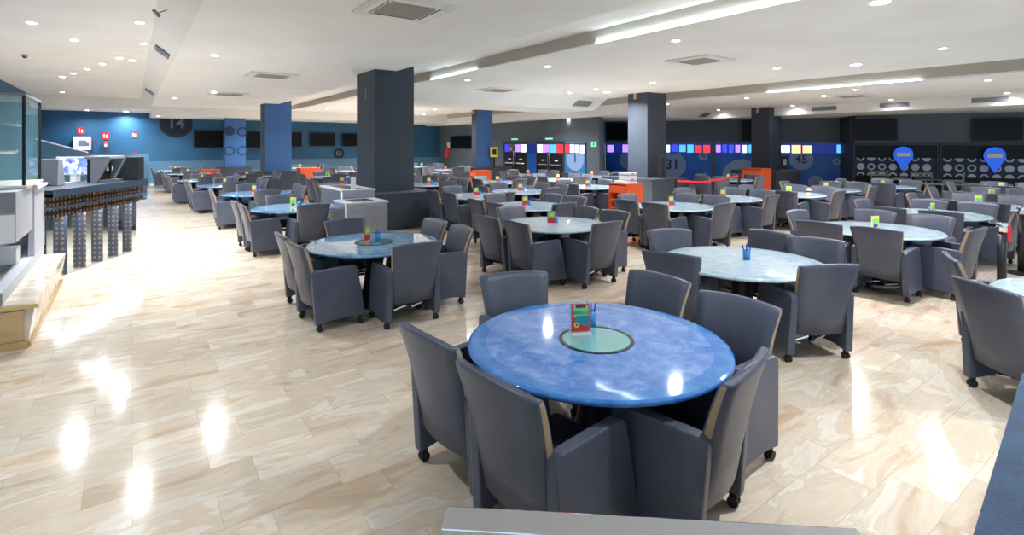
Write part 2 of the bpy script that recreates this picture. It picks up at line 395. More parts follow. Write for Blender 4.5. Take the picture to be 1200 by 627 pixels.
number_disc(WallB, 206.5, 145, 16.5, '14', 'dark circle with the number 14 high on the back wall', 'navy_dark', 'numtext_pale', .0)
number_disc(WallB, 397, 180, 6.5, '52', 'small dark circle numbered 52 low on the back wall', 'navy_dark', 'numtext_pale', .0)
# fire safety things at the left of the back wall
def red_sign(px0, px1, py0, py1, label):
    c, wd, h = WallB.size(px0, px1, py0, py1, .01)
    t = hung(WallB, 'fire_sign', label, 'sign', c, 'red fire safety signs on the back wall')
    obj('plate', bx(-wd / 2, wd / 2, -.006, .006, -h / 2, h / 2), 'red', t)
    obj('pictogram', bx(-wd * .3, -wd * .12, -.01, -.006, -h * .25, h * .25), 'white', t)
    obj('pictogram', bx(wd * .05, wd * .28, -.01, -.006, -h * .3, h * .15), 'white', t)
red_sign(90.5, 99, 149, 157.3, 'red fire hose sign above the white wall cabinet')
red_sign(119.7, 127.7, 155, 163.3, 'red extinguisher sign above the red fire extinguisher')
red_sign(153.5, 161, 154, 161.5, 'red fire alarm sign above the small white switch')
c, wd, h = WallB.size(86, 107.5, 160, 176, .25)
t = hung(WallB, 'hose_cabinet', 'white fire hose cabinet with dark window on the back wall', 'cabinet', c)
obj('cabinet_body', bx(-wd / 2, wd / 2, 0, .2, -h / 2, h / 2, bev=.01), 'red', t)
d_ = obj('door', bx(-wd / 2 - .01, wd / 2 - .03, -.02, 0, -h / 2, h / 2), 'white', t)
obj('window', bx(-.15, .15, -.026, -.02, -.12, .14), 'greydark', d_); obj('latch', bx(wd / 2 - .24, wd / 2 - .1, -.03, -.02, -.12, .02), 'navy_light', d_)
c = WallB.pt(124, 170, .12)
t = hung(WallB, 'fire_extinguisher', 'red fire extinguisher hanging under its sign on the back wall', 'extinguisher', c)
obj('cylinder', lathe(bmesh.new(), [(0, -.2), (.09, -.19), (.09, .1), (.05, .16), (.025, .2), (0, .2)], 16), 'red', t, True)
obj('valve', bx(-.05, .05, -.02, .02, .2, .25), 'black', t); obj('data_label', bx(-.05, .05, -.096, -.085, -.08, .05), 'white', t)
c, wd, h = WallB.size(161.3, 165.3, 180.5, 185.5, .02)
t = tag(obj('wall_switch', bx(-wd / 2, wd / 2, -.02, .02, -h / 2, h / 2, bev=.005), 'white', loc=c), 'small white switch plate on the back wall', 'switch')
c, wd, h = WallB.size(156.5, 159.5, 178, 180.5, .02)
tag(obj('alarm_button', bx(-wd / 2, wd / 2, -.03, .02, -h / 2, h / 2, bev=.005), 'red', loc=c), 'small red alarm button beside the white switch plate', 'button')
# sloping ramp parapet with light handrail, far left
t = thing('ramp_parapet', 'dark sloping ramp wall with bright handrail before the back wall', 'ramp', (-3.35, 30.2, 0))
prism(b := bmesh.new(), [(0, 0), (0, 2.15), (1.7, 1.55), (4.0, 1.5), (4.0, 0)], 'y', 0, .15); obj('parapet', b, 'navy_light', t)
obj('handrail', tube(bmesh.new(), (0, -.06, 2.2), (1.75, -.06, 1.6), .03), 'white', t)

# ------------------------------------------------------------------ doors and lit panels on the right-back wall
for k, (x0, x1, lab) in enumerate(((591, 617, 'left'), (629, 660, 'right'))):
    c, wd, h2 = Wall2.size(x0, x1, 168, 178, .03)
    H2 = 2.0
    t = thing('door_%d' % (k + 1), 'black double door with %s, on the %s' % (('a bright panel above its right leaf', 'left of the blue strip') if k == 0 else ('white and red screens showing above', 'right of the blue strip')), 'door', (c.x, c.y, 0), Wall2.rz)
    t['kind'] = 'structure'
    obj('door_frame', prism(bmesh.new(), [(-wd / 2 - .12, 0), (-wd / 2 - .12, H2 + .12), (wd / 2 + .12, H2 + .12), (wd / 2 + .12, 0), (wd / 2, 0), (wd / 2, H2), (-wd / 2, H2), (-wd / 2, 0)], 'y', -.02, .05), 'charcoal', t)
    for s in (-1, 1):
        lf = obj('door_leaf', bx(min(0, s * wd / 2) + .01, max(0, s * wd / 2) - .01, 0, .04, 0, 1.55), 'black', t)
        obj('push_bar', tube(bmesh.new(), (s * wd * .08, -.05, .95), (s * wd * .42, -.05, .95), .025), 'steel', lf)
        obj('pull_handle', tube(bmesh.new(), (s * .07, -.06, .15), (s * .07, -.06, 1.6), .03), 'chrome', lf)
        obj('notice', bx(s * wd * .25 - .12, s * wd * .25 + .12, -.006, 0, 1.13, 1.2), 'white', lf)
    cols = ['screen_blue', 'screen_red', 'screen_violet', 'screen_white'] if k == 0 else ['screen_white', 'screen_violet', 'screen_cyan', 'screen_red']
    for j, mm in enumerate(cols):
        a = -wd / 2 + wd * j / 4
        sz = .9 if mm != 'screen_red' or k else .35
        obj('transom_screen', bx(a + .04, a + wd / 4 * sz, 0, .04, 1.56 + (0 if sz > .5 else .1), 1.97 if sz > .5 else 1.8), mm, t)
    obj('backing', bx(-wd / 2, wd / 2, .04, .05, 0, H2), 'navy_dark', t)
    e = tag(obj('emergency_light', bx(-.25, .25, -.08, .0, 2.22, 2.3, bev=.01), 'exit_green', loc=(c.x, c.y, 0)), 'small pale emergency light above the %s double door' % lab, 'light')
    e.rotation_euler = (0, 0, Wall2.rz)
def screens(t, x0, x1, z0, z1, cols):
    n = len(cols); wd = (x1 - x0) / n
    for j, mm in enumerate(cols):
        if mm: obj('machine_screen', bx(x0 + j * wd + .04, x0 + (j + 1) * wd - .04, -.03, 0, z0 + random.uniform(0, .04), z1 - random.uniform(0, .06)), mm, t)
def number_panel(wall, px0, px1, py_mid, label, nums, cols, zt=1.97, zm=1.52, off=.06, basem='panel_blue'):
    c, wd, _ = wall.size(px0, px1, 170, 180, off)
    t = thing('number_board', label, 'board', (c.x, c.y, 0), wall.rz)
    obj('lower_panel', bx(-wd / 2, wd / 2, 0, .05, .05, zm), basem, t)
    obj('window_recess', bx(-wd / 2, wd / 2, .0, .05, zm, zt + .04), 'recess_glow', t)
    obj('top_rail', bx(-wd / 2, wd / 2, -.02, .05, zt + .04, zt + .1), 'navy_light', t)
    if cols: screens(t, -wd / 2, wd / 2, zm + .03, zt, cols)
    for (px, z, r, s, tx) in nums:
        p, d = wall.hit(px, off); x = (Vector((p.x, p.y)) - Vector((c.x, c.y))).dot(wall.right)
        if tx == 'arc':   # a circle cut off by the panel's edges
            pts = [(x + r * math.cos(a), max(.06, min(zm - .01, z + r * math.sin(a)))) for a in [2 * math.pi * k / 40 for k in range(40)]]
            pts = [(max(-wd / 2, min(wd / 2, q[0])), q[1]) for q in pts]
        else: pts = [(x + r * math.cos(a), max(.06, min(zm - .005, z + r * math.sin(a)))) for a in [2 * math.pi * k / 40 for k in range(40)]]
        pts = [(max(-wd / 2, min(wd / 2, q[0])), q[1]) for q in pts]
        u = []
        for q in pts:
            if not u or (abs(q[0] - u[-1][0]) + abs(q[1] - u[-1][1])) > 1e-4: u.append(q)
        if abs(u[0][0] - u[-1][0]) + abs(u[0][1] - u[-1][1]) < 1e-4: u.pop()
        obj('disc', prism(bmesh.new(), u, 'y', -.008, 0), 'disc_blue', t)
        if s: text('numeral', s, r * 1.05, 'numtext', t, (x, -.012, z), (R(90), 0, 0), .003, r * .02)
    return t
zz = lambda wall, px, py: wall.pt(px, py, .06).z
number_panel(Wall2, 662, 686, 180, 'pale blue glowing panel numbered 1 beside the doors', [(674, zz(Wall2, 674, 185), .62, '1', '')], ['screen_red', 'screen_white', 'screen_white', 'screen_white'], basem='panel_teal')
b = number_panel(Wall2, 618, 628, 180, 'narrow deep blue strip between the two double doors', [], [], basem='panel_blue')
number_panel(Wall3, 711, 766, 180, 'blue panel numbered 2 left of the pillar with the speaker', [(738, zz(Wall3, 736, 187), .55, '2', '')], ['screen_violet', None, 'screen_violet', 'screen_white', 'screen_cyan', None])
number_panel(Wall3, 768, 833, 180, 'blue panel numbered 31 and 36 right of the speaker pillar', [(788, zz(Wall3, 788, 193), .68, '31', ''), (824, zz(Wall3, 824, 183), .22, '36', '')], ['screen_violet', 'screen_white', 'screen_blue', 'screen_cyan', 'screen_cyan', 'screen_red', 'screen_red'])
number_panel(Wall3, 838, 884, 180, 'blue panel with a huge pale circle numbered 6', [(869, zz(Wall3, 869, 208), .9, '6', 'arc')], ['screen_violet', 'screen_blue', 'screen_blue', 'screen_violet', 'screen_white', 'screen_cyan'])
number_panel(Wall3, 914, 993, 180, 'wide blue panel numbered 45 right of the last pillar', [(939, zz(Wall3, 939, 187), .5, '45', ''), (980, zz(Wall3, 980, 189.5), .15, '46', ''), (956, zz(Wall3, 956, 214), .33, '', '')], ['screen_white', 'screen_warm', 'screen_warm', None, None, 'screen_cyan'])
# dark door leaf with a notice beside panel 45
c, wd, h = Wall3.size(913, 923, 182, 214, .14)
t = hung(Wall3, 'notice_board', 'dark narrow door leaf with white notice beside panel 45', 'door', (c.x, c.y, 0))
obj('leaf', bx(-wd / 2, wd / 2, 0, .05, 0, 1.4), 'black', t); obj('notice', bx(-.02, .13, -.006, 0, 1.0, 1.28), 'paper', t)
# exit sign
c, wd, h = Wall2.size(692, 699, 166, 172, .02)
t = hung(Wall2, 'exit_sign', 'small green exit sign on the wall right of panel 1', 'sign', c)
obj('plate', bx(-wd / 2, wd / 2, -.01, .01, -h / 2, h / 2), 'exit_green', t)
obj('running_figure', bx(-wd * .1, wd * .2, -.014, -.01, -h * .3, h * .3), 'green', t)
c, wd, h = Wall2.size(524, 527, 167, 173, .02)
tag(o := obj('wall_notice', bx(-wd / 2, wd / 2, -.01, .01, -h / 2, h / 2), 'paper', loc=c), 'small white notice beside the corner extinguisher', 'notice'); o.rotation_euler = (0, 0, Wall2.rz)
c = Wall2.pt(524, 179, .12)
t = hung(Wall2, 'fire_extinguisher', 'red extinguisher in the far corner left of the television', 'extinguisher', c)
obj('cylinder', lathe(bmesh.new(), [(0, -.3), (.14, -.29), (.14, .2), (.05, .28), (0, .3)], 14), 'red', t, True); obj('valve', bx(-.05, .05, -.03, .03, .3, .37), 'black', t)
# light glow strip at the inner corner by panel 2
c, wd, h = Wall3.size(707.5, 710, 142, 205, .05)
o = struct('trim_5', bx(-.12, .12, 0, .05, 2.05, 3.2), 'navy_light', loc=(c.x, c.y, 0)); o.rotation_euler = (0, 0, Wall3.rz)

# ------------------------------------------------------------------ right-front wall: windows, circle frieze, pin signs
def circles_window(px0, px1, label, seedpat):
    off = .05
    c, wd, _ = Wall4.size(px0, px1, 170, 180, off)
    t = thing('glazed_partition', label, 'partition', (c.x, c.y, 0), Wall4.rz)
    obj('frame', prism(bmesh.new(), [(-wd / 2 - .05, 0), (-wd / 2 - .05, 2.05), (wd / 2 + .05, 2.05), (wd / 2 + .05, 0), (wd / 2, 0), (wd / 2, 1.93), (-wd / 2, 1.93), (-wd / 2, 0)], 'y', -.04, .06), 'charcoal', t)
    obj('dark_glass', bx(-wd / 2, wd / 2, .02, .04, 0, 1.93), 'screen_off', t)
    obj('frieze', bx(-wd / 2, wd / 2, .0, .02, .66, 1.41), 'frieze_navy', t)
    sp = .375; n = int(wd / sp)
    for row, z in enumerate((1.41, 1.03, .66)):
        for k in range(n + 1):
            x = -wd / 2 + .2 + k * sp
            if x > wd / 2 - .1: continue
            solid = (seedpat[(k + row) % len(seedpat)] == '1'); r = .14
            if row == 1: ang = [2 * math.pi * j / 24 for j in range(24)]
            b = bmesh.new()
            if row == 1:
                prof = [(0, 0), (r, 0), (r, .006), (0, .006)] if solid else [(.085, 0), (r, 0), (r, .006), (.085, .006), (.085, 0)]
                lathe(b, prof, 22); o = obj('circle', b, 'greyunit', t, loc=(x, 0, z)); o.rotation_euler = (R(90), 0, 0)
            else:
                s = -1 if row == 0 else 1
                outer = [(x + r * math.cos(a), z + s * r * math.sin(a)) for a in [math.pi * j / 12 for j in range(13)]]
                inner = [] if solid else [(x + .085 * math.cos(a), z + s * .085 * math.sin(a)) for a in [math.pi * (12 - j) / 12 for j in range(13)]]
                obj('circle', prism(b, outer + inner, 'y', -.006, 0), 'greyunit', t)
    return t, wd
P4, _ = circles_window(1002, 1098, 'dark glass partition with circle frieze behind the left pin sign', '01001011')
circles_window(1103, 1215, 'dark glass partition with circle frieze behind the right pin sign', '01001011')
def pin(px, py, label):
    c = Wall4.pt(px, py, .25); t = hung(Wall4, 'pin_sign', label, 'sign', c, 'blue pin signs on the glass partition')
    r = .33; pts = [(r * math.cos(a), .1 + r * math.sin(a)) for a in [math.pi * (-.14 + 1.28 * k / 24) for k in range(25)]] + [(0, -.58)]
    obj('drop', prism(bmesh.new(), pts, 'y', -.04, 0), 'pin_blue', t)
    pl = obj('name_plate', bx(-.22, .22, -.055, -.04, .02, .17, bev=.005), 'white', t)
    text('lettering', 'BINGO', .13, 'brass', pl, (0, -.06, .095), (R(90), 0, 0), .002, .002)
    obj('hanger', tube(bmesh.new(), (0, 0, .1), (0, .25, .1), .015), 'black', t)
pin(1058.5, 184, 'blue drop-shaped pin sign on the left glass partition')
pin(1165.5, 185.5, 'blue drop-shaped pin sign on the right glass partition')
struct('trim_4', wallbox(bmesh.new(), *W4, 2.05, 2.16, .1, .08), 'charcoal_wall')

# ------------------------------------------------------------------ chairs
def seat_parts(t, full=True):
    # backrest: tall shell, wider at the top, raked, tan cheeks
    bm = bmesh.new(); rings = []
    prof = [(.25, .225, -.215, .05), (.42, .232, -.232, .075), (.58, .243, -.262, .078), (.74, .262, -.305, .07), (.855, .28, -.345, .06), (.883, .282, -.356, .052), (.893, .278, -.36, .03)]
    n = 8
    for i, (z, hw, y, th) in enumerate(prof):
        ring = []
        def cur(x): return -.03 * (1 - (x / hw) ** 2)
        arch = .016 if i >= 4 else 0
        for k in range(n + 1):
            x = -hw + 2 * hw * k / n; ring.append((x, y + cur(x) - th / 2, z + arch * (1 - (x / hw) ** 2)))
        ring += [(hw + .006, y - th * .1, z), (hw + .006, y + th * .36, z)]
        for k in range(n + 1):
            x = hw - 2 * hw * k / n; ring.append((x, y + cur(x) + th / 2, z + arch * (1 - (x / hw) ** 2)))
        ring += [(-hw - .006, y + th * .36, z), (-hw - .006, y - th * .1, z)]
        rings.append([bm.verts.new(p) for p in ring])
    m = len(rings[0])
    for a, b in zip(rings, rings[1:]):
        for k in range(m):
            f = bm.faces.new([a[k], a[(k + 1) % m], b[(k + 1) % m], b[k]])
            if k in (n + 1, 2 * n + 4) and b is not rings[-1]: f.material_index = 1
            f.smooth = True
    bm.faces.new(rings[0][::-1]); f = bm.faces.new(rings[-1]); f.smooth = False
    obj('backrest', bm, ['leather', 'leather_tan'], t)
    obj('seat', bx(-.225, .225, -.22, .27, .34, .455, bev=.03), 'seat_leather', t)
    for s in (-1, 1):
        b = bmesh.new()
        pts = [(-.245, .075), (-.262, .3), (-.285, .60), (-.24, .63), (.0, .64), (.17, .645), (.2, .62), (.245, .4), (.29, .085), (.1, .1), (-.1, .1)]
        prism(b, pts, 'x', s * .235, s * .305, bev=.012)
        for v in b.verts:       # panels splay slightly outwards towards the floor
            v.co.x += s * .018 * max(0, (.6 - v.co.z)) / .6
        a = obj('arm_panel', b, 'leather', t)
        if full:
            for yy in (-.2, .24):
                c = bmesh.new(); x0 = s * .285
                tube(c, (x0 - .024, yy, .029), (x0 - .006, yy, .029), .029, 12); tube(c, (x0 + .006, yy, .029), (x0 + .024, yy, .029), .029, 12)
                box(c, x0 - .012, x0 + .012, yy - .02, yy + .02, .04, .085)
                c2_ = obj('caster', c, 'rubber', a)
    if full:
        b = bmesh.new(); box(b, -.15, .15, -.12, .14, .28, .34); tube(b, (-.24, -.02, .22), (.24, -.02, .22), .016); tube(b, (-.24, .12, .22), (.24, .12, .22), .016)
        for x in (-.1, .1): tube(b, (x, -.02, .22), (x, -.02, .3), .012)
        obj('mechanism', b, 'black_metal', t)
        b = bmesh.new(); tube(b, (-.17, -.1, .15), (-.03, -.12, .19), .014); tube(b, (.03, -.12, .16), (.16, -.1, .19), .014)
        obj('spring_rod', b, 'chrome', t)
proto_full = thing('tub_chair', '', 'chair'); seat_parts(proto_full, True)
proto_far = thing('tub_chair', '', 'chair'); seat_parts(proto_far, False)
used = {'a': False, 'b': False}

# ------------------------------------------------------------------ tables
def make_table(rad, kind, lazy):
    t = thing('round_table', '', 'table')
    top, rim = {'blue': ('top_blue', 'rim_blue'), 'mid': ('top_mid', 'rim_mid'), 'pale': ('top_pale', 'rim_pale')}[kind]
    b = bmesh.new(); ri = rad * .86
    lathe(b, [(0, .718), (rad - .03, .712), (rad - .006, .722), (rad, .733), (rad - .006, .744), (rad - .02, .7495), (ri, .75), (0, .75)], 72, mis=[1, 1, 1, 1, 1, 1, 0])
    obj('tabletop', b, [top, rim], t, False)
    for p in t.children[0].data.polygons: p.use_smooth = abs(p.normal.z) < .9
    obj('pedestal', lathe(bmesh.new(), [(.27, .02), (.26, .05), (.13, .2), (.10, .45), (.14, .64), (.26, .715)], 28), 'black_metal', t, True)
    obj('foot_plate', lathe(bmesh.new(), [(0, 0), (.3, 0), (.3, .015), (.27, .025), (0, .025)], 32), 'steel', t)
    if lazy:
        gl = obj('glass_disc', lathe(bmesh.new(), [(0, .7505), (.205, .7505), (.205, .7535), (0, .7535)], 40), 'green_glass', t)
        obj('black_ring', lathe(bmesh.new(), [(.205, .7503), (.228, .7503), (.228, .7545), (.205, .7545), (.205, .7503)], 48), 'black', gl)
    return t
protos = {}
def table(k, x, y, kind, lazy=False, rad=.785):
    key = (kind, lazy)
    if key not in protos:
        protos[key] = make_table(rad, kind, lazy); o = protos[key]; o.location = (x, y, 0)
    else: o = copy_thing(protos[key], (x, y, 0), 0)
    return o
# menu card holder and pen cup
def card_holder(x, y, rz, label, big=False, style=0, group='menu card holders on the tables'):
    t = thing('card_holder', label, 'card holder', (x, y, .7505 if not big else .7537), rz, group)
    s = 1.0
    b = bmesh.new(); box(b, -.062, .062, -.045, .045, 0, .004); box(b, -.062, .062, .001, .004, 0, .19)
    obj('acrylic_stand', b, 'clear', t)
    if style == 0:
        card = obj('card', bx(-.058, .058, -.008, 0, .012, .186), 'cardred', t)
        if big:
            obj('green_field', bx(-.05, .05, -.0093, -.008, .105, .178), 'cardgreen', card)
            obj('teal_field', prism(bmesh.new(), [(-.025, .06), (.05, .045), (.05, .112), (-.02, .112), (-.04, .09)], 'y', -.0095, -.008), 'cardteal', card)
            obj('header', bx(-.03, .032, -.0100, -.008, .162, .18), 'numtext', card)
            o = obj('yellow_circle', lathe(bmesh.new(), [(.009, 0), (.016, 0), (.016, .002), (.009, .002), (.009, 0)], 18), 'yellow', card, loc=(-.026, -.0085, .055)); o.rotation_euler = (R(90), 0, 0)
            text('lettering', 'BINGO', .03, 'numtext', card, (0, -.0098, .13), (R(90), 0, 0), .0003)
        else:
            obj('green_field', bx(-.05, .05, -.0093, -.008, .09, .178), 'cardgreen', card)
            obj('yellow_field', bx(-.03, .03, -.0096, -.008, .12, .15), 'yellow', card)
    else:
        card = obj('card', bx(-.058, .058, -.008, 0, .012, .186), 'yellow', t)
        obj('green_field', bx(-.045, .045, -.0093, -.008, .05, .15), 'cardgreen', card)
        obj('blue_field', bx(-.03, .03, -.0096, -.008, .03, .07), 'penblue', card)
    return t
def pen_cup(x, y, label, z=.7505):
    t = thing('pen_cup', label, 'pen cup', (x, y, z), 0, 'pen cups on the tables')
    obj('cup', lathe(bmesh.new(), [(0, 0), (.036, 0), (.038, .1), (.034, .1), (.032, .006), (0, .006)], 18), 'cupblue', t, True)
    for k in range(4):
        a = k * 1.7 + x; obj('pen', tube(bmesh.new(), (.012 * math.cos(a), .012 * math.sin(a), .01), (.04 * math.cos(a), .04 * math.sin(a), .15), .005, 6), 'penblue', t)

TB = {  # key: (x, y, colour kind, lazy disc, where)
 'T0': (2.3, 2.3, 'blue', True, 'nearest the camera'),
 'T1': (2.4, 6.2, 'mid', True, 'in front of the thick near pillar'),
 'T2': (5.1, 3.0, 'pale', False, 'right of the nearest table, holding only pens'),
 'T3': (5.2, 6.1, 'pale', False, 'just behind the nearest table, in the middle'),
 'T4': (8.55, 3.0, 'pale', False, 'at right, just behind the pen-cup table'),
 'T9': (6.08, .48, 'pale', False, 'cut off by the right photo edge'),
 'T5': (11.3, 3.1, 'pale', False, 'second in the right row past the black post'),
 'T6': (13.6, 3.0, 'pale', False, 'third in the right row past the black post'),
 'T7': (16.0, 3.3, 'pale', False, 'at far right, below the right pin sign'),
 'T8': (18.9, 3.7, 'pale', False, 'at far right, farthest under the right pin sign'),
 'T10': (8.6, 6.5, 'pale', False, 'in front of the speaker pillar'),
 'T11': (10.85, 6.8, 'pale', False, 'between the speaker pillar and the last pillar'),
 'T12': (13.0, 6.4, 'pale', False, 'in front of the wide 45 panel'),
 'T13': (15.2, 6.5, 'pale', False, 'before the right end of the 45 panel'),
 'T14': (17.6, 6.0, 'pale', False, 'below the left blue pin sign'),
 'T15': (10.6, 10.9, 'pale', False, 'left of the large orange trolley'),
 'T16': (6.3, 8.2, 'pale', False, 'behind the middle table, with red and blue items'),
 'T17': (8.2, 10.9, 'pale', False, 'in the middle, third back towards the doors'),
 'T18': (9.6, 14.0, 'pale', False, 'in front of the far blue-sided pillar'),
 'T19': (12.0, 13.8, 'pale', False, 'below the blue number 1 panel'),
 'T20': (13.0, 16.8, 'pale', False, 'closest to the glazed double doors'),
 'T21': (14.4, 14.6, 'pale', False, 'below the blue number 2 panel'),
 'T22': (7.4, 14.5, 'pale', False, 'two behind the thick pillar on its right'),
 'T23': (6.6, 10.5, 'pale', False, 'directly right of the thick near pillar plinth'),
 'T24': (8.3, 17.4, 'pale', False, 'three behind the thick pillar on its right'),
 'T25': (13.1, 26.6, 'pale', False, 'farthest of all, in the right rear corner'),
 'T26': (12.4, 22.6, 'pale', False, 'beside the distant blue-sided pillar plinth'),
 'T28': (2.55, 10.6, 'mid', False, 'left of the grey litter cabinets'),
 'T29': (2.5, 14.3, 'mid', False, 'third back in the left row'),
 'T30': (2.3, 17.8, 'mid', False, 'fourth back in the left row'),
 'T31': (2.0, 20.9, 'pale', False, 'fifth back in the left row'),
 'T32': (1.95, 25.9, 'pale', False, 'sixth back in the left row'),
 'T33': (1.7, 29.3, 'pale', False, 'last at the back of the left row'),
 'T34': (3.6, 22.2, 'pale', False, 'left of the plain blue pillar plinth'),
 'T36': (6.0, 20.1, 'pale', False, 'behind the orange trolley left of the thick pillar'),
 'T37': (5.3, 16.2, 'pale', False, 'behind the litter cabinets left of the thick pillar'),
 'T38': (8.3, 24.1, 'pale', False, 'below the number 52 circle'),
 'T39': (7.3, 29.3, 'pale', False, 'last at the back, under the wall televisions'),
 'T42': (16.7, 10.3, 'pale', False, 'behind the red belt before panel 31'),
}
kn = {'blue': 'deep blue', 'mid': 'light blue', 'pale': 'pale greenish'}
blocks = [(4.05, 5.95, 11.3, 13.4), (4.2, 5.95, 24, 25.6), (3.45, 4.95, 29.5, 30.6), (13.5, 15.4, 11, 13.2), (13.5, 15.9, 22, 23.6), (21.4, 23.5, 11.1, 13.1)]
placed = []
SECT = [('right side', 0), ('far right side', 45), ('far side', 90), ('far left side', 135), ('left side', 180), ('near left side', -135), ('near side', -90), ('near right side', -45)]
extra_blocks = []
def blocked(x, y, m=.38):
    return any(a - m < x < b + m and c - m < y < d + m for a, b, c, d in blocks + extra_blocks)
def add_chairs(k, pend):
    x, y, kind, lz, where = TB[k]
    # pend: list of (cx, cy, rz)
    items = []
    for cx, cy, rz in pend:
        dx, dy = cx - x, cy - y
        r = dx * cs - dy * sn; d = dx * sn + dy * cs
        items.append((math.degrees(math.atan2(d, r)), cx, cy, rz))
    items.sort(); free = list(SECT)
    for ang, cx, cy, rz in items:
        s = min(free, key=lambda q: abs((ang - q[1] + 180) % 360 - 180)); free.remove(s)
        full = proj(cx, cy)[2] < 14
        key = 'a' if full else 'b'; pr = proto_full if full else proto_far
        if not used[key]: used[key] = True; o = pr; o.location = (cx, cy, 0); o.rotation_euler = (0, 0, rz)
        else: o = copy_thing(pr, (cx, cy, 0), rz)
        o['label'] = 'grey tub chair, %s, table %s' % (s[0], where)
        o['group'] = 'grey tub chairs round the tables'
def ok_chair(cx, cy, own, mind=.66):
    if blocked(cx, cy): return False
    for (a, b) in placed:
        if math.hypot(a - cx, b - cy) < mind: return False
    for kk, v in TB.items():
        if kk != own and math.hypot(v[0] - cx, v[1] - cy) < 1.18: return False
    u, v_, d = proj(cx, cy)
    return -15 < u < 1225
extra_blocks += [(12.0, 16.1, 8.95, 9.55), (10.0, 10.75, 8.95, 9.7), (3.0, 3.95, 9.1, 9.95), (3.3, 4.05, 10.0, 12.2)]
pending = {}
# seats: two side by side on the left and on the right, one at each end
PAT = [(-.64, .35, 0), (-.64, -.33, 0), (.68, -.34, 180), (.68, .36, 180), (.04, -.74, 90), (.0, .78, -90)]
OWN = {'T0': [(-.62, .37, 5), (-.62, -.31, 5), (.68, -.33, -177), (.76, .40, -178), (.0, -.58, 103), (.08, .80, -110)],
 'T2': [(-.55, .33, 20), (.1, .80, -118), (.80, .34, 174), (.74, -.36, -160), (-.0, -.6, 62)],
 'T9': [(-.62, .42, -36), (.33, .78, -66)]}
for k in TB:
    x, y = TB[k][:2]
    for dx, dy, a in OWN.get(k, PAT):
        j = 0 if k in OWN else .035
        cx, cy = x + dx + random.uniform(-j, j), y + dy + random.uniform(-j, j) * .5
        if k in ('T0', 'T1', 'T2', 'T9') or ok_chair(cx, cy, k, .64):
            if not -15 < proj(cx, cy)[0] < 1260: continue
            placed.append((cx, cy)); pending.setdefault(k, []).append((cx, cy, R(a - 90) + (0 if k in OWN else random.uniform(-.07, .07))))
for k, (x, y, kind, lz, where) in TB.items():
    o = table(k, x, y, kind, lz)
    o['label'] = 'round %s stone-topped table %s' % (kn[kind], where)
    o['group'] = 'round tables of the hall'
    add_chairs(k, pending.get(k, []))
    if k == 'T0':
        q = at(680, 391, .75); card_holder(q.x, q.y, -TH + .12, 'red and green menu card on the nearest blue table', True)
        q2 = at(694, 386, .75); pen_cup(q2.x + .03, q2.y + .05, 'blue pen cup behind the menu card on the nearest table', .7537)
    elif k == 'T1':
        q = at(430, 283, .75); card_holder(q.x, q.y, -TH + 1.25, 'menu card seen nearly edge-on, table %s' % where)
        q = at(443, 283, .75); pen_cup(q.x, q.y, 'blue pen cup beside the edge-on menu card, table %s' % where, .7537)
    elif k == 'T2':
        q = at(875, 304, .75); pen_cup(q.x, q.y, 'blue pen cup standing alone on the table right of nearest')
    elif k != 'T9':
        u, v_, d = proj(x, y, .75)
        card_holder(x - .05, y, -TH + random.uniform(-.5, .5), 'small upright menu card on the table %s' % where, style=1 if k in ('T5', 'T6', 'T7', 'T8', 'T4', 'T28', 'T12', 'T36') else 0)
        if d < 17: pen_cup(x + .08, y + .05, 'small blue pen cup on the table %s' % where)

# ------------------------------------------------------------------ trolleys, litter cabinets, posts
def trolley(x, y, rz, label, wd=.62, dp=.6, h=.93, items=False):
    t = thing('shelf_trolley', label, 'trolley', (x, y, 0), rz)
    b = bmesh.new(); box(b, 0, wd, 0, .02, .06, h); box(b, 0, wd, dp - .02, dp, .06, h); box(b, wd - .02, wd, .02, dp - .02, .06, h); obj('carcass', b, 'orange', t)
    obj('top', bx(-.01, wd + .01, -.01, dp + .01, h, h + .02), 'orange', t)
    for z in (.08, .3, .5): obj('shelf', bx(.01, wd - .02, .02, dp - .02, z, z + .025), 'orange', t)
    obj('drawer', bx(-.005, .3, .03, dp - .03, h - .22, h - .03), 'orange', t)
    for ax in (.06, wd - .06):
        for ay in (.06, dp - .06): obj('caster', tube(bmesh.new(), (ax, ay - .015, .03), (ax, ay + .015, .03), .03, 12), 'rubber', t)
    return t
trolley(10.1, 9.03, 0, 'tall orange shelf trolley in front of the speaker pillar')
z0 = .95
def pack(x, y, z, sx, sy, sz, label, rz=0):
    t = thing('paper_box', label, 'box', (x, y, z), rz); obj('carton', bx(-sx / 2, sx / 2, -sy / 2, sy / 2, 0, sz, bev=.004), 'paper', t)
    obj('printed_band', bx(-sx / 2 - .002, sx / 2 + .002, -sy / 2 - .002, sy / 2 + .002, sz * .35, sz * .6), 'disc_blue', t)
    obj('red_mark', bx(-sx * .2, sx * .1, -sy / 2 - .004, -sy / 2 - .001, sz * .65, sz * .85), 'red', t)
pack(10.5, 9.35, z0, .3, .36, .14, 'white printed carton on the large orange trolley, lower of two')
pack(10.5, 9.35, z0 + .142, .3, .36, .14, 'white printed carton on the large orange trolley, upper of two')
t = tag(obj('ticket_pile', bx(-.1, .1, -.18, .18, 0, .07, bev=.01), 'paper', loc=(10.23, 9.3, z0)), 'low pile of white tickets at the front of the orange trolley', 'papers')
def at_floor(px, py): return at(px, py, 0)
trolley(20.1, 11.0, 0, 'orange shelf trolley left of the plinth of the last pillar', .75, .8, .98)
trolley(5.98, 24.2, 0, 'orange trolley against the plinth of the plain blue pillar', .9, .6, .9)
trolley(12.1, 19.4, 0, 'low orange trolley in front of the far blue-sided pillar', .8, .5, .8)
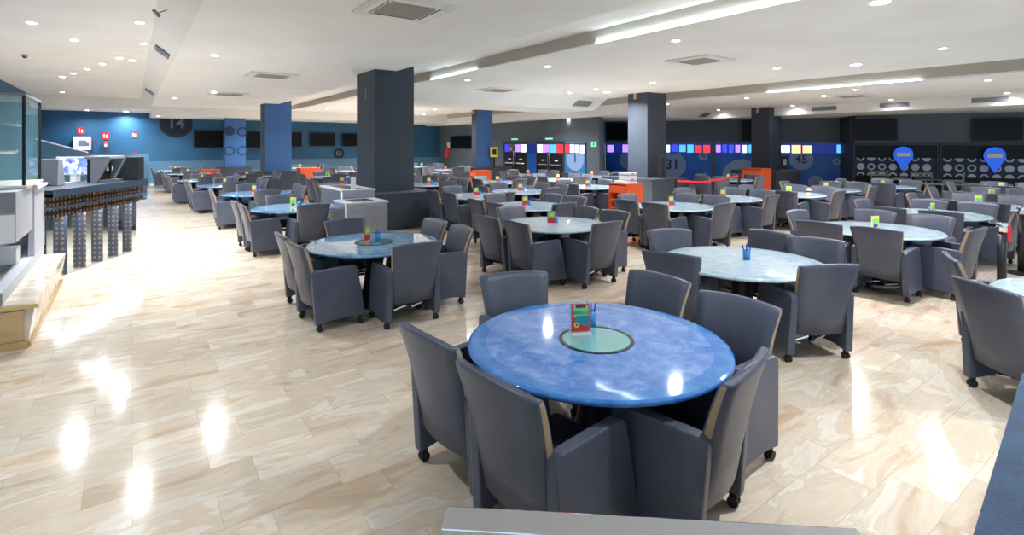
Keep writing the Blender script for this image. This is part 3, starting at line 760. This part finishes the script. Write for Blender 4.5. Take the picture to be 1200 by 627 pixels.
trolley(2.6, 27.6, 0, 'small orange trolley in front of the circle-patterned pillar', .7, .5, .8)
def litter(x, y, label, wd=.75, dp=.55, h=.92, notice=False):
    t = thing('litter_cabinet', label, 'cabinet', (x, y, 0))
    obj('body', bx(0, wd, 0, dp, .05, h - .03, bev=.008), 'steelplain', t)
    obj('frame', prism(bmesh.new(), [(-.01, 0), (-.01, h - .02), (.05, h - .02), (.05, 0)], 'x', -.015, .0), 'white', t)
    b = bmesh.new(); box(b, -.02, wd + .02, -.02, dp + .02, h - .03, h, bev=.006); tp = obj('top', b, 'greyunit', t)
    obj('flap_opening', bx(.15, wd - .2, .15, dp - .12, h, h + .006), 'black', tp)
    if notice: obj('notice', bx(wd * .3, wd * .3 + .1, .1, .11, h, h + .25), 'paper', t)
litter(3.05, 9.15, 'steel litter cabinet with dark flap behind the second blue table', .75, .7, .92)
litter(3.35, 10.3, 'taller steel cabinet with white notice beside the thick pillar', .65, 1.5, 1.05, True)
def post(px, d, label, base=True):
    r = (px - HX) / FP * d; x, y = r * cs + d * sn, -r * sn + d * cs
    t = thing('barrier_post', label, 'barrier post', (x, y, 0), -TH)
    obj('base', lathe(bmesh.new(), [(0, 0), (.17, 0), (.17, .02), (.05, .04), (0, .04)], 24), 'black', t)
    obj('pole', lathe(bmesh.new(), [(0, .03), (.045, .03), (.045, .94), (0, .94)], 16), 'black', t, True)
    obj('belt_head', lathe(bmesh.new(), [(0, .9), (.055, .9), (.055, 1.0), (.05, 1.01), (0, 1.01)], 16), 'chrome', t, True)
    obj('belt_clip', bx(.04, .09, -.03, .03, .78, .98, bev=.008), 'red', t)
    return Vector((x, y, 0))
post(1174, 6.3, 'black barrier post with red clip near the right edge')
post(1197, 7.9, 'black barrier post farther back, cut by the right edge')
# red belt barrier before panel 31
a = at(793, 213.5, .92); b_ = at(823, 217, .92); c_ = at(866, 208.5, .95)
dd = 17.5
def camp(px, d, z): r = (px - HX) / FP * d; return Vector((r * cs + d * sn, -r * sn + d * cs, z))
pa, pb, pc = camp(792, 14.6, .95), camp(823, 14.9, .88), camp(866, 17.2, .93)
t = thing('belt_barrier', 'red belt barrier stretched before the number 31 panel', 'barrier', (pa.x, pa.y, 0))
for (p_, q_) in ((pa, pb), (pb, pc)):
    u = (q_ - p_); b = bmesh.new()
    v = [b.verts.new(x - Vector((pa.x, pa.y, 0))) for x in (p_ + Vector((0, 0, -.03)), q_ + Vector((0, 0, -.03)), q_ + Vector((0, 0, .03)), p_ + Vector((0, 0, .03)))]
    f = b.faces.new(v); r_ = bmesh.ops.extrude_face_region(b, geom=[f]); nn = u.cross(Vector((0, 0, 1))).normalized() * .008
    for e in r_['geom']:
        if isinstance(e, bmesh.types.BMVert): e.co += nn
    obj('belt', b, 'redbelt', t)
for p_ in (pa, pc):
    l_ = p_ - Vector((pa.x, pa.y, 0))
    b = bmesh.new(); tube(b, (l_.x, l_.y, 0), (l_.x, l_.y, 1.0), .04); lathe(b, [(0, 0), (.16, 0), (.16, .02), (0, .03)], 18, l_.x, l_.y); obj('post', b, 'black', t)
# dark terrace-style chairs along the glass partition
def frame_chair(x, y, rz, label):
    t = thing('frame_armchair', label, 'chair', (x, y, 0), rz, 'dark framed armchairs along the glass partition')
    b = bmesh.new()
    for sx in (-.28, .28):
        tube(b, (sx, -.25, 0), (sx, -.32, .95), .025); tube(b, (sx, .25, 0), (sx, .25, .65), .025); tube(b, (sx, -.28, .65), (sx, .25, .65), .03)
    obj('frame', b, 'frame_green', t); obj('seat', bx(-.27, .27, -.25, .27, .38, .46, bev=.02), 'black', t)
    b = bmesh.new()
    for z in (.6, .72, .84): box(b, -.27, .27, -.31, -.28, z, z + .07)
    obj('backrest', b, 'frame_green', t)
for i, (px, d, rz, lb) in enumerate(((1034, 20.5, 2.2, 'dark framed armchair under the left pin sign'), (1056, 19.9, .3, 'greenish framed armchair just right of the left pin sign'), (1089, 19.4, 2.4, 'dark framed armchair left of the partition mullion'), (1116, 18.9, .2, 'dark framed armchair right of the partition mullion'))):
    p_ = camp(px, d, 0); frame_chair(p_.x, p_.y, rz, lb)
for px, d, lb in ((1098, 17.9, 'low dark table in front of the armchairs by the partition'), (1156, 17.8, 'long low dark table under the right pin sign')):
    p_ = camp(px, d, 0); t = thing('low_table', lb, 'table', p_, Wall4.rz)
    obj('tabletop', bx(-.6, .6, -.3, .3, .6, .64, bev=.005), 'frame_green', t)
    for sx in (-.5, .5): obj('leg', tube(bmesh.new(), (sx, 0, 0), (sx, 0, .6), .03), 'black', t)

# ------------------------------------------------------------------ chrome rail and blue parapet by the camera
a = camp(0, 1, 0)
def cf(r, d, z=0): return Vector((r * cs + d * sn, -r * sn + d * cs, z))
t = thing('chrome_rail', 'polished chrome handrail bar crossing the bottom of the picture', 'rail', cf(-.18, 1.40, 0), -TH - math.atan2(-.09, 1.06) * -1)
t.rotation_euler = (0, 0, -TH + math.atan2(-.085, 1.06))
obj('top_bar', bx(0, 1.07, -.045, .042, .925, .95, bev=.004), 'chrome', t)
obj('side_panel', bx(.0, 1.05, -.025, .02, 0, .925), 'black', t)
A_ = camp(1197, 2.25, 0); B_ = camp(1140, 1.33, 0); u = (A_ - B_).normalized(); n_ = Vector((u.y, -u.x, 0))
p0 = B_ - u * 1.0; p1 = A_ + u * .05
struct('wall_parapet', prism(bmesh.new(), [(p0.x, p0.y), (p1.x, p1.y), (p1.x + n_.x * .9, p1.y + n_.y * .9), (p0.x + n_.x * .9, p0.y + n_.y * .9)], 'z', 0, .95), 'stucco')

# ------------------------------------------------------------------ left: bar
bs = [at(84, 318, 0), at(112, 313, 0), at(127.6, 305.5, 0), at(148, 298, 0), at(158, 293, 0)]
P0, P1 = Vector((-.94, 9.97, 0)), Vector((.06, 11.95, 0)); u = (P1 - P0).normalized(); rz = math.atan2(u.y, u.x); L = (P1 - P0).length
bar = thing('bar_counter', 'black glossy bar counter on mirrored dotted fins at the left', 'bar counter', P0, rz)
# local x along the front, local -y out towards the hall
obj('worktop', bx(-.15, L + .12, -.12, .75, 1.24, 1.30, bev=.008), 'navy_dark', bar)
M['bar_edge'] = mat('bar_edge', (.12, .2, .3), .12, .7)
obj('worktop_edge', bx(-.15, L + .13, -.14, -.12, 1.2, 1.305), 'bar_edge', bar)
obj('fascia', bx(-.15, L + .0, -.08, .0, 1.06, 1.2), 'dots_dark', bar)
obj('fascia', bx(-.15, L + .0, -.05, .0, .9, 1.02), 'dots_dark', bar)
obj('fascia_rail', bx(-.15, L + .02, -.10, .0, 1.02, 1.06), 'bar_edge', bar)
obj('end_box', bx(L, L + .13, -.12, .6, .93, 1.2), 'mirror', bar)
obj('core', bx(-.15, L - .05, .3, .7, 0, 1.24), 'black', bar)
obj('back_mirror', bx(-.15, L - .05, .28, .3, 0, .9), 'mirror', bar)
for k in range(6):
    x = -.1 + k * (L - .05) / 5.0
    f = obj('fin', bx(x, x + .13, .0, .28, 0, .9), 'mirror', bar)
    obj('dotted_face', bx(x - .004, x, -.003, .28, .01, .9), 'dots', f)
    obj('front_face', bx(x, x + .13, -.004, .0, .01, .9), 'mirror', f)
la = bpy.data.lights.new('bar_glow', 'AREA'); la.shape = 'RECTANGLE'; la.size = L; la.size_y = .12; la.energy = 12; la.color = (.75, .87, 1)
lo = bpy.data.objects.new('bar_glow', la); C.objects.link(lo); lo.parent = bar; lo.location = (L / 2, -.05, .895)
# machines on the bar
def local(x, y, z): return P0 + Vector((u.x * x - u.y * y, u.y * x + u.x * y, z))
def mach(name, label, cat, x, y, z, r=0): p_ = local(x, y, z); return thing(name, label, cat, p_, rz + r)
t = mach('till_monitor', 'black angled till screen at the end of the bar', 'monitor', L - .03, .12, 1.3, .25)
b = bmesh.new(); prism(b, [(-.2, .0), (.16, .0), (-.02, .42), (-.2, .42)], 'x', -.2, .2); obj('housing', b, 'black', t)
b = bmesh.new(); obj('stand', bx(-.1, .1, -.1, .1, 0, .02), 'black', t)
sc = obj('screen', bx(.2, .208, -.2, .0, .03, .4), 'screen_off', t)
t = mach('coffee_machine', 'dark espresso machine with canopy on the bar', 'coffee machine', L - .5, .25, 1.3)
obj('body', bx(-.18, .18, .0, .18, 0, .4, bev=.01), 'black_metal', t); obj('canopy', bx(-.22, .22, -.2, .2, .4, .45, bev=.01), 'greydark', t)
obj('drip_tray', bx(-.18, .18, -.2, 0, 0, .04), 'steel', t)
obj('side_panel', prism(bmesh.new(), [(-.2, .4), (0, 0), (.1, 0), (.1, .4)], 'x', -.22, -.185), 'greydark', t)
obj('side_panel', prism(bmesh.new(), [(-.2, .4), (0, 0), (.1, 0), (.1, .4)], 'x', .185, .22), 'greydark', t)
for x in (-.08, .08): obj('spout', tube(bmesh.new(), (x, -.08, .2), (x, -.08, .28), .025), 'chrome', t)
p_ = camp(86, 9.3, 1.31)
t = thing('display_screen', 'bright bluish television screen behind the bar', 'screen', p_, -TH)
obj('casing', bx(-.31, .31, 0, .05, .1, .42, bev=.008), 'white', t)
def pix_mat():
    m = mat('screen_picture', (.1, .1, .2), .3); n, l, b = nodes(m)
    tc = n.new('ShaderNodeTexCoord'); v = n.new('ShaderNodeTexVoronoi'); v.inputs['Scale'].default_value = 14; l.new(tc.outputs['Object'], v.inputs['Vector'])
    rp = n.new('ShaderNodeValToRGB'); e = rp.color_ramp.elements; e[0].color = (.03, .06, .5, 1); e[1].color = (.75, .85, 1, 1); e[1].position = .75
    x = rp.color_ramp.elements.new(.45); x.color = (.25, .35, .95, 1)
    sp_ = n.new('ShaderNodeSeparateColor'); l.new(v.outputs['Color'], sp_.inputs[0]); l.new(sp_.outputs[0], rp.inputs[0])
    l.new(rp.outputs[0], b.inputs['Emission Color']); b.inputs['Emission Strength'].default_value = 1.6
    return m
M['picture'] = pix_mat()
obj('screen', bx(-.29, .29, -.006, 0, .12, .4), 'picture', t); obj('stand', bx(-.06, .06, .0, .08, -.06, .1), 'white', t)
t = thing('till_monitor', 'grey back of a till screen left of the bright screen', 'monitor', camp(54, 8.3, 1.3), -TH + .2)
b = bmesh.new(); prism(b, [(-.08, .0), (.12, .0), (.05, .42), (-.05, .42)], 'x', -.2, .2, bev=.01); obj('housing', b, 'greydark', t); obj('stand', bx(-.1, .1, -.12, .12, 0, .02), 'black', t)
t = thing('back_counter', 'dark rear worktop behind the bar carrying the screen', 'counter', local(.2, .85, 0), rz)
obj('top', bx(0, L + .1, 0, .6, 1.2, 1.25), 'greyunit', t); obj('cupboard', bx(.02, L + .08, .05, .6, 0, 1.2), 'greydark', t)

# ------------------------------------------------------------------ left: service station near the edge
def yx(px, X): d = X * 759 / (px - 155); return (d - .586 * X) / .81
# plinth with mirrored sides
pl = thing('service_plinth', 'low plinth with mirrored beige sides at the left edge', 'plinth', (-.82, 6.8, 0))
y1 = 2.9
M['floor_reflection'] = noise_mix(mat('floor_reflection', (.7, .62, .5), .12), (.55, .44, .32), (.8, .74, .64), 2.2, stretch=(1, 3, 1), distortion=.8)  # floor reflection in the mirrored plinth, painted into its colour
obj('plinth_body', prism(bmesh.new(), [(-2.5, 0), (-2.5, .42), (.06, .42), (0, 0)], 'y', 0.02, y1), 'floor_reflection', pl)
obj('front_panel', bx(-2.5, -.02, -.01, .02, .07, .36), 'bronze_mirror', pl)
obj('front_ledge', bx(-2.5, .09, -.05, .02, .38, .42, bev=.004), 'brass', pl)
obj('skirting', bx(-2.5, .01, -.04, .02, 0, .07), 'brass', pl)
obj('side_skirting', bx(.0, .03, .02, y1, 0, .05), 'brass', pl)
ws = thing('sink_counter', 'grey sink worktop standing on the low plinth', 'counter', (-1.0, 6.85, .42))
b = bmesh.new(); box(b, -2.3, .0, 0, .12, 0, .12); box(b, -.12, .0, .12, 2.9, 0, .12); box(b, -2.3, -.12, .12, 2.9, 0, .05); box(b, -2.3, -.7, .12, 2.9, .05, .12); box(b, -.7, -.12, 1.6, 2.9, .05, .12)
obj('worktop', b, 'greyunit', ws)
obj('front_edge', bx(-2.3, .004, -.006, 0, 0, .12), 'greydark', ws)
p_ = Vector((-1.25, 7.05, .47))
t = tag(obj('water_glass', lathe(bmesh.new(), [(0, 0), (.04, 0), (.05, .16), (.046, .16), (.036, .01), (0, .01)], 20), 'clear', smooth=True, loc=(-1.22, 7.1, .475)), 'clear water glass on the grey sink worktop', 'glass')
t = thing('tap', 'small white tap rising behind the sink worktop', 'tap', (-1.35, 8.3, .54))
obj('stem', tube(bmesh.new(), (0, 0, 0), (0, 0, .22), .015), 'chrome', t); obj('spout', tube(bmesh.new(), (0, 0, .22), (.1, -.05, .2), .012), 'chrome', t)
obj('white_box', bx(-.35, .25, .1, .4, 0, .18, bev=.01), 'white', t).name = 'base_housing'
t = thing('wall_cabinet', 'pale grey overhead cabinet below the glass display case', 'cabinet', (-1.0, 7.6, 0))
b = bmesh.new(); box(b, -2.2, -.0, 0.02, 1.15, .9, 1.44, bev=.005); obj('body', b, 'greyunit', t)
obj('door', bx(-2.2, -.01, -.0, .02, .9, 1.2), 'white', t); obj('door', bx(-2.2, -.01, -.0, .02, 1.22, 1.44), 'greydark', t)
t = thing('side_partition', 'tall pale grey side panel beside the dark bar', 'screen', (-1.0, 8.9, .54))  # tall side panel of the grey cabinets
obj('panel', bx(-.06, .0, 0, .95, 0, .84, bev=.004), 'greyunit', t); obj('back_panel', bx(-1.8, -.06, .85, .9, 0, .84), 'greyunit', t)
obj('top_ledge', bx(-.1, .03, -.0, .98, .84, .87), 'white', t)
dc = thing('display_case', 'tall glass display case with shelves at the left edge', 'display case', (-1.0, 8.1, 1.45))
obj('base_shelf', bx(-1.9, .03, -.03, 1.3, 0, .03), 'offwhite', dc)
obj('side_glass', bx(-.01, 0, 0, 1.27, .03, 1.05), 'glass', dc); obj('front_glass', bx(-1.9, 0, 0, .01, .03, 1.05), 'glass', dc); obj('back_glass', bx(-1.9, -.01, 1.26, 1.27, .03, 1.05), 'glass', dc)
for z in (.38, .7): obj('glass_shelf', bx(-1.7, -.03, .03, 1.24, z, z + .012), 'glass', dc)
for x, y in ((-.0, .0), (-.28, .12), (-.0, 1.25)): obj('post', tube(bmesh.new(), (x, y, 0), (x, y, 1.08), .016), 'black_metal', dc)
obj('top_cap', bx(-1.9, .02, -.02, 1.29, 1.05, 1.08), 'greydark', dc)
t = thing('wooden_crate', 'wood and grey box on top of the display case', 'box', (-1.38, 8.15, 2.53))
obj('crate', bx(-.9, .0, 0, .8, 0, .14), 'greyunit', t); obj('lid', bx(-.9, -.02, 0, .8, .14, .2), 'wood', t)
for k, (x, z, y) in enumerate(((-1.25, 1.842, 8.45), (-1.3, 1.842, 8.95), (-1.22, 2.162, 8.7))):
    tag(obj('serving_tray', lathe(bmesh.new(), [(0, 0), (.13, 0), (.17, .03), (.165, .035), (.125, .008), (0, .008)], 24), 'chrome', smooth=True, loc=(x, y, z)), ['steel tray nearest the front on the lower glass shelf', 'steel tray farther back on the lower glass shelf', 'steel tray alone on the upper glass shelf'][k], 'tray', 'steel trays in the display case')

# ------------------------------------------------------------------ ceiling things
def zc(x, y):
    if y > 29: return 3.55 if x < .71 else 3.3
    if x < .3: return 4.03
    if 6.6 <= x <= 14.8 and 14.9 < y < 17.2: return 3.31
    if x > 22.4: return 3.2
    if x > 16: return 3.22 if (y > 15.2) else 3.56
    return ZC
def ceil_pt(px, py):
    best = None
    for z in (4.03, ZC, 3.56, 3.55, 3.31, 3.3, 3.22, 3.2):
        p_ = at(px, py, z)
        if abs(zc(p_.x, p_.y) - z) < .001:
            if p_.y > 31.8: continue
            if not best or p_.length < best.length: best = p_
    return best
SP = [(252, 65), (204, 115), (193, 130), (186, 136), (37, 27), (87, 47), (140, 68), (120, 75), (102, 81), (86, 86), (73, 90), (73, 108), (90, 120), (102, 129), (142, 119), (148, 131),
      (548, 94), (440, 122), (383, 127), (365, 131), (348, 134), (642, 78), (668, 109), (711, 108), (792, 48), (765, 97), (782, 122), (875, 115), (842, 129), (1031, 3), (1105, 57), (1003, 76), (910, 80), (1158, 94), (1180, 109),
      (1002, 105), (1044, 117), (929, 124), (1103, 136), (605, 135), (666, 139), (510, 128), (497, 134), (590, 139)]
BIG = {(142, 119), (148, 131), (711, 108), (1003, 76), (1031, 3)}
n_sp = 0; spots_xy = []
proto_spot = None
for s in SP:
    p_ = ceil_pt(*s)
    if p_ is None or 5.15 < p_.x < 6.6 or 14.8 < p_.x < 16: continue
    if any((p_ - q).length < .25 for q in spots_xy): continue
    if blocked(p_.x, p_.y, .0): continue
    spots_xy.append(p_); r = .1 if s in BIG else .06
    t = thing('downlight', 'recessed round white ceiling downlight', 'light', p_, 0, 'recessed downlights in the ceiling')
    obj('trim_ring', lathe(bmesh.new(), [(r, 0), (r + .025, -.004), (r + .03, 0), (r, .0)], 20), 'lamp_ring', t)
    obj('lamp', lathe(bmesh.new(), [(0, -.006), (r, -.006), (r, -.001)], 20), 'lamp', t)
    # names of places for the labels
    x, y = p_.x, p_.y
    t['label'] = 'added recessed round ceiling downlight'
    t['_xy'] = 0
    del t['_xy']
    la = bpy.data.lights.new('downlight_beam', 'AREA'); la.shape = 'DISK'; la.size = .15; la.energy = (.8 if x < 1 and y > 14 else 2.3 if proj(x, y)[2] > 15 else 1) * SPOT_W * (1.7 if s in BIG else (.06 if 21.2 < p_.x < 23.2 or 16 < p_.x < 17.3 else 1)); la.color = (.97, .97, 1) if x > .7 else (.88, .94, 1)
    la.spread = R(150)
    lo = bpy.data.objects.new('downlight_beam', la); C.objects.link(lo); lo.parent = t; lo.location = (0, 0, -.02)
# cooler downlights added for a bright pool by the bar and a lighter hall
for (x, y, e) in ((-.2, 9.0, 110), (.1, 11.0, 130), (.2, 13.2, 130), (.0, 16, 100), (3.6, .8, 80), (6.5, -1, 80), (-.6, 4, 60), (2.2, 20, 220), (8.5, 20.5, 220), (11, 27, 220), (6, 28, 200), (12, 12, 120), (18.5, 8, 150), (19.5, 2, 110), (15, 18.5, 150)):
    p_ = Vector((x, y, zc(x, y)))
    t = thing('downlight', 'added recessed round ceiling downlight', 'light', p_, 0, 'recessed downlights in the ceiling')
    obj('trim_ring', lathe(bmesh.new(), [(.06, 0), (.085, -.004), (.09, 0), (.06, .0)], 20), 'lamp_ring', t)
    obj('lamp', lathe(bmesh.new(), [(0, -.006), (.06, -.006), (.06, -.001)], 20), 'lamp', t)
    la = bpy.data.lights.new('downlight_beam', 'AREA'); la.shape = 'DISK'; la.size = .16; la.energy = e * SPOT_W / 75; la.color = (.88, .94, 1); la.spread = R(130)
    lo = bpy.data.objects.new('downlight_beam', la); C.objects.link(lo); lo.parent = t; lo.location = (0, 0, -.02)
def cassette(px, py, label, sz=.95, rz=0, detail=True):
    p_ = ceil_pt(px, py)
    if p_ is None: return
    t = thing('air_conditioner', label, 'air conditioner', p_, rz, 'square ceiling air conditioning cassettes')
    h = sz / 2; b = bmesh.new()
    box(b, -h, h, -h, h, -.03, 0, bev=.008); obj('panel', b, 'offwhite', t)
    obj('intake_grille', prism(bmesh.new(), [(-h * .5, -h * .6), (h * .5, -h * .6), (h * .6, -h * .5), (h * .6, h * .5), (h * .5, h * .6), (-h * .5, h * .6), (-h * .6, h * .5), (-h * .6, -h * .5)], 'z', -.038, -.03), 'grille', t)
    for k in range(4):
        a = k * math.pi / 2; o = obj('air_flap', bx(-h * .6, h * .6, h * .7, h * .88, -.036, -.03), 'ceiling', t); o.rotation_euler = (0, 0, a)
        o = obj('flap_gap', bx(-h * .62, h * .62, h * .66, h * .7, -.0345, -.03), 'black', t); o.rotation_euler = (0, 0, a)
cassette(474, 10, 'large square air conditioner nearest the camera on the ceiling', 1.05)
cassette(318, 88, 'air conditioner above the left row of tables, nearest of three', 1.1)
cassette(268, 110, 'air conditioner above the left row of tables, middle of three', 1.2)
cassette(239, 130, 'air conditioner above the left row of tables, farthest of three', 1.2)
cassette(820, 70, 'air conditioner just right of the speaker pillar top', 1.0)
cassette(583, 105, 'air conditioner between the thick pillar and the speaker pillar', 1.2)
cassette(1000, 112, 'brownish stained air conditioner at the far right of the ceiling', 1.1)
# vents in the slanted bulkhead and the soffits
sl = math.atan2(.31, .41)
for (px, yy, ln, lab) in ((190, 0, .62, 'largest grey vent grille in the slanted bulkhead'), (175, 0, .8, 'second grey vent grille in the slanted bulkhead'), (168, 0, .9, 'farthest grey vent grille in the slanted bulkhead')):
    X = .5; d = X * 759 / (px + (0 if px != 190 else 0) - 155); y = (d - .586 * X) / .81
    t = thing('vent_grille', lab, 'vent', (X, y, 3.865), 0, 'grey vents in the slanted bulkhead'); 
    b = bmesh.new(); box(b, -.15, .15, -ln / 2, ln / 2, -.012, .004); o = obj('frame', b, 'ventgrille', t); o.rotation_euler = (0, sl, 0)
    b = bmesh.new()
    for k in range(7): box(b, -.13 + k * .04, -.115 + k * .04, -ln / 2 + .03, ln / 2 - .03, -.018, -.012)
    o2 = obj('slats', b, 'steel', t); o2.rotation_euler = (0, sl, 0)
t = thing('security_camera', 'small dark bracket camera on the slanted bulkhead', 'camera', (.42, 3.55, 3.9))
t.location = at(183, 10, 3.9)
t.location.x = max(t.location.x, .35)
obj('arm', tube(bmesh.new(), (.06, 0, .0), (-.05, 0, -.06), .008), 'grille', t); obj('head', tube(bmesh.new(), (-.1, -.08, -.05), (-.04, .05, -.09), .025, 10), 'frame_green', t)
p_ = ceil_pt(29, 64); t = thing('dome_camera', 'small dark dome camera on the left ceiling', 'camera', p_)
obj('housing', lathe(bmesh.new(), [(0, -.05), (.05, -.05), (.06, 0)], 18), 'grille', t, True); obj('dome', lathe(bmesh.new(), [(0, -.09), (.03, -.08), (.045, -.05)], 18), 'black', t, True)
p_ = ceil_pt(124, 38); tag(obj('ceiling_speaker', lathe(bmesh.new(), [(.0, -.006), (.12, -.006), (.13, 0)], 28), 'ceiling', loc=p_), 'flat round white speaker cover on the left ceiling', 'speaker')
for px, y0, lab in ((683, 14.5, 'steel vent in the cross soffit left of the speaker pillar'),):
    d_c = lambda yy: yy
    # point on the sloped soffit face
    k = None
    y = 14.55; rr = ((px - HX) / FP); dirx, diry = rr * cs + sn, -rr * sn + cs; x = y / diry * dirx
    z = ZC - (y - 14.2) / .7 * .41
    t = thing('vent_grille', lab, 'vent', (x, y, z)); o = obj('frame', bx(-.4, .4, -.18, .18, -.012, .01), 'ventgrille', t); o.rotation_euler = (-math.atan2(.41, .7), 0, 0)
    b = bmesh.new()
    for k in range(5): box(b, -.38, .38, -.15 + k * .07, -.12 + k * .07, -.018, -.012)
    o = obj('slats', b, 'steel', t); o.rotation_euler = (-math.atan2(.41, .7), 0, 0)
y = 14.85; rr = ((829 - HX) / FP); dirx, diry = rr * cs + sn, -rr * sn + cs; x = y / diry * dirx
t = thing('vent_grille', 'steel vent in the white soffit above panel 36', 'vent', (x, y, 3.39)); o = obj('frame', bx(-.45, .45, -.2, .2, -.012, .01), 'ventgrille', t); o.rotation_euler = (-math.atan2(.34, .7), 0, 0)
for px, lab in ((966, 'dark slot vent in the right soffit above panel 45'), (1048, 'dark slot vent in the right soffit above the left pin sign'), (1160, 'dark slot vent in the right soffit above the right pin sign')):
    X = 22.4; y = yx(px, X)
    t = tag(obj('slot_vent', bx(-.02, .0, -.45, .45, -.08, .08), 'greydark', loc=(X, y, 3.40)), lab, 'vent', 'slot vents in the right soffit')

# distinct wording for the downlights, by the nearest landmark and order outwards from it
marks = [('the left service area', -.5, 8), ('the bar end', -.3, 14), ('the thick near pillar', 5.1, 12), ('the plain blue pillar', 5, 24.5), ('the speaker pillar', 14.5, 12), ('the far blue-sided pillar', 14.4, 22.5), ('the last pillar', 22.5, 12), ('the right-hand glass partition', 26, 5), ('the near right tables', 8.5, 3), ('the middle tables', 7, 7)]
grp = {}
for o in [o for o in S.objects if o.name.startswith('downlight') and o.type == 'EMPTY']:
    x, y = o.location.x, o.location.y
    m_ = min(marks, key=lambda q: math.hypot(q[1] - x, q[2] - y)); grp.setdefault(m_[0], []).append(o)
ordn = ['nearest the camera', 'second from the camera', 'third from the camera', 'fourth from the camera', 'fifth from the camera', 'sixth from the camera', 'seventh from the camera', 'eighth from the camera', 'ninth from the camera', 'tenth from the camera', 'eleventh from the camera', 'twelfth from the camera', 'thirteenth from the camera', 'fourteenth from the camera', 'fifteenth from the camera']
for k, L_ in grp.items():
    L_.sort(key=lambda o: o.location.length)
    for i, o in enumerate(L_): o['label'] = 'seen or added ceiling downlight around %s, %s' % (k, ordn[min(i, 14)])
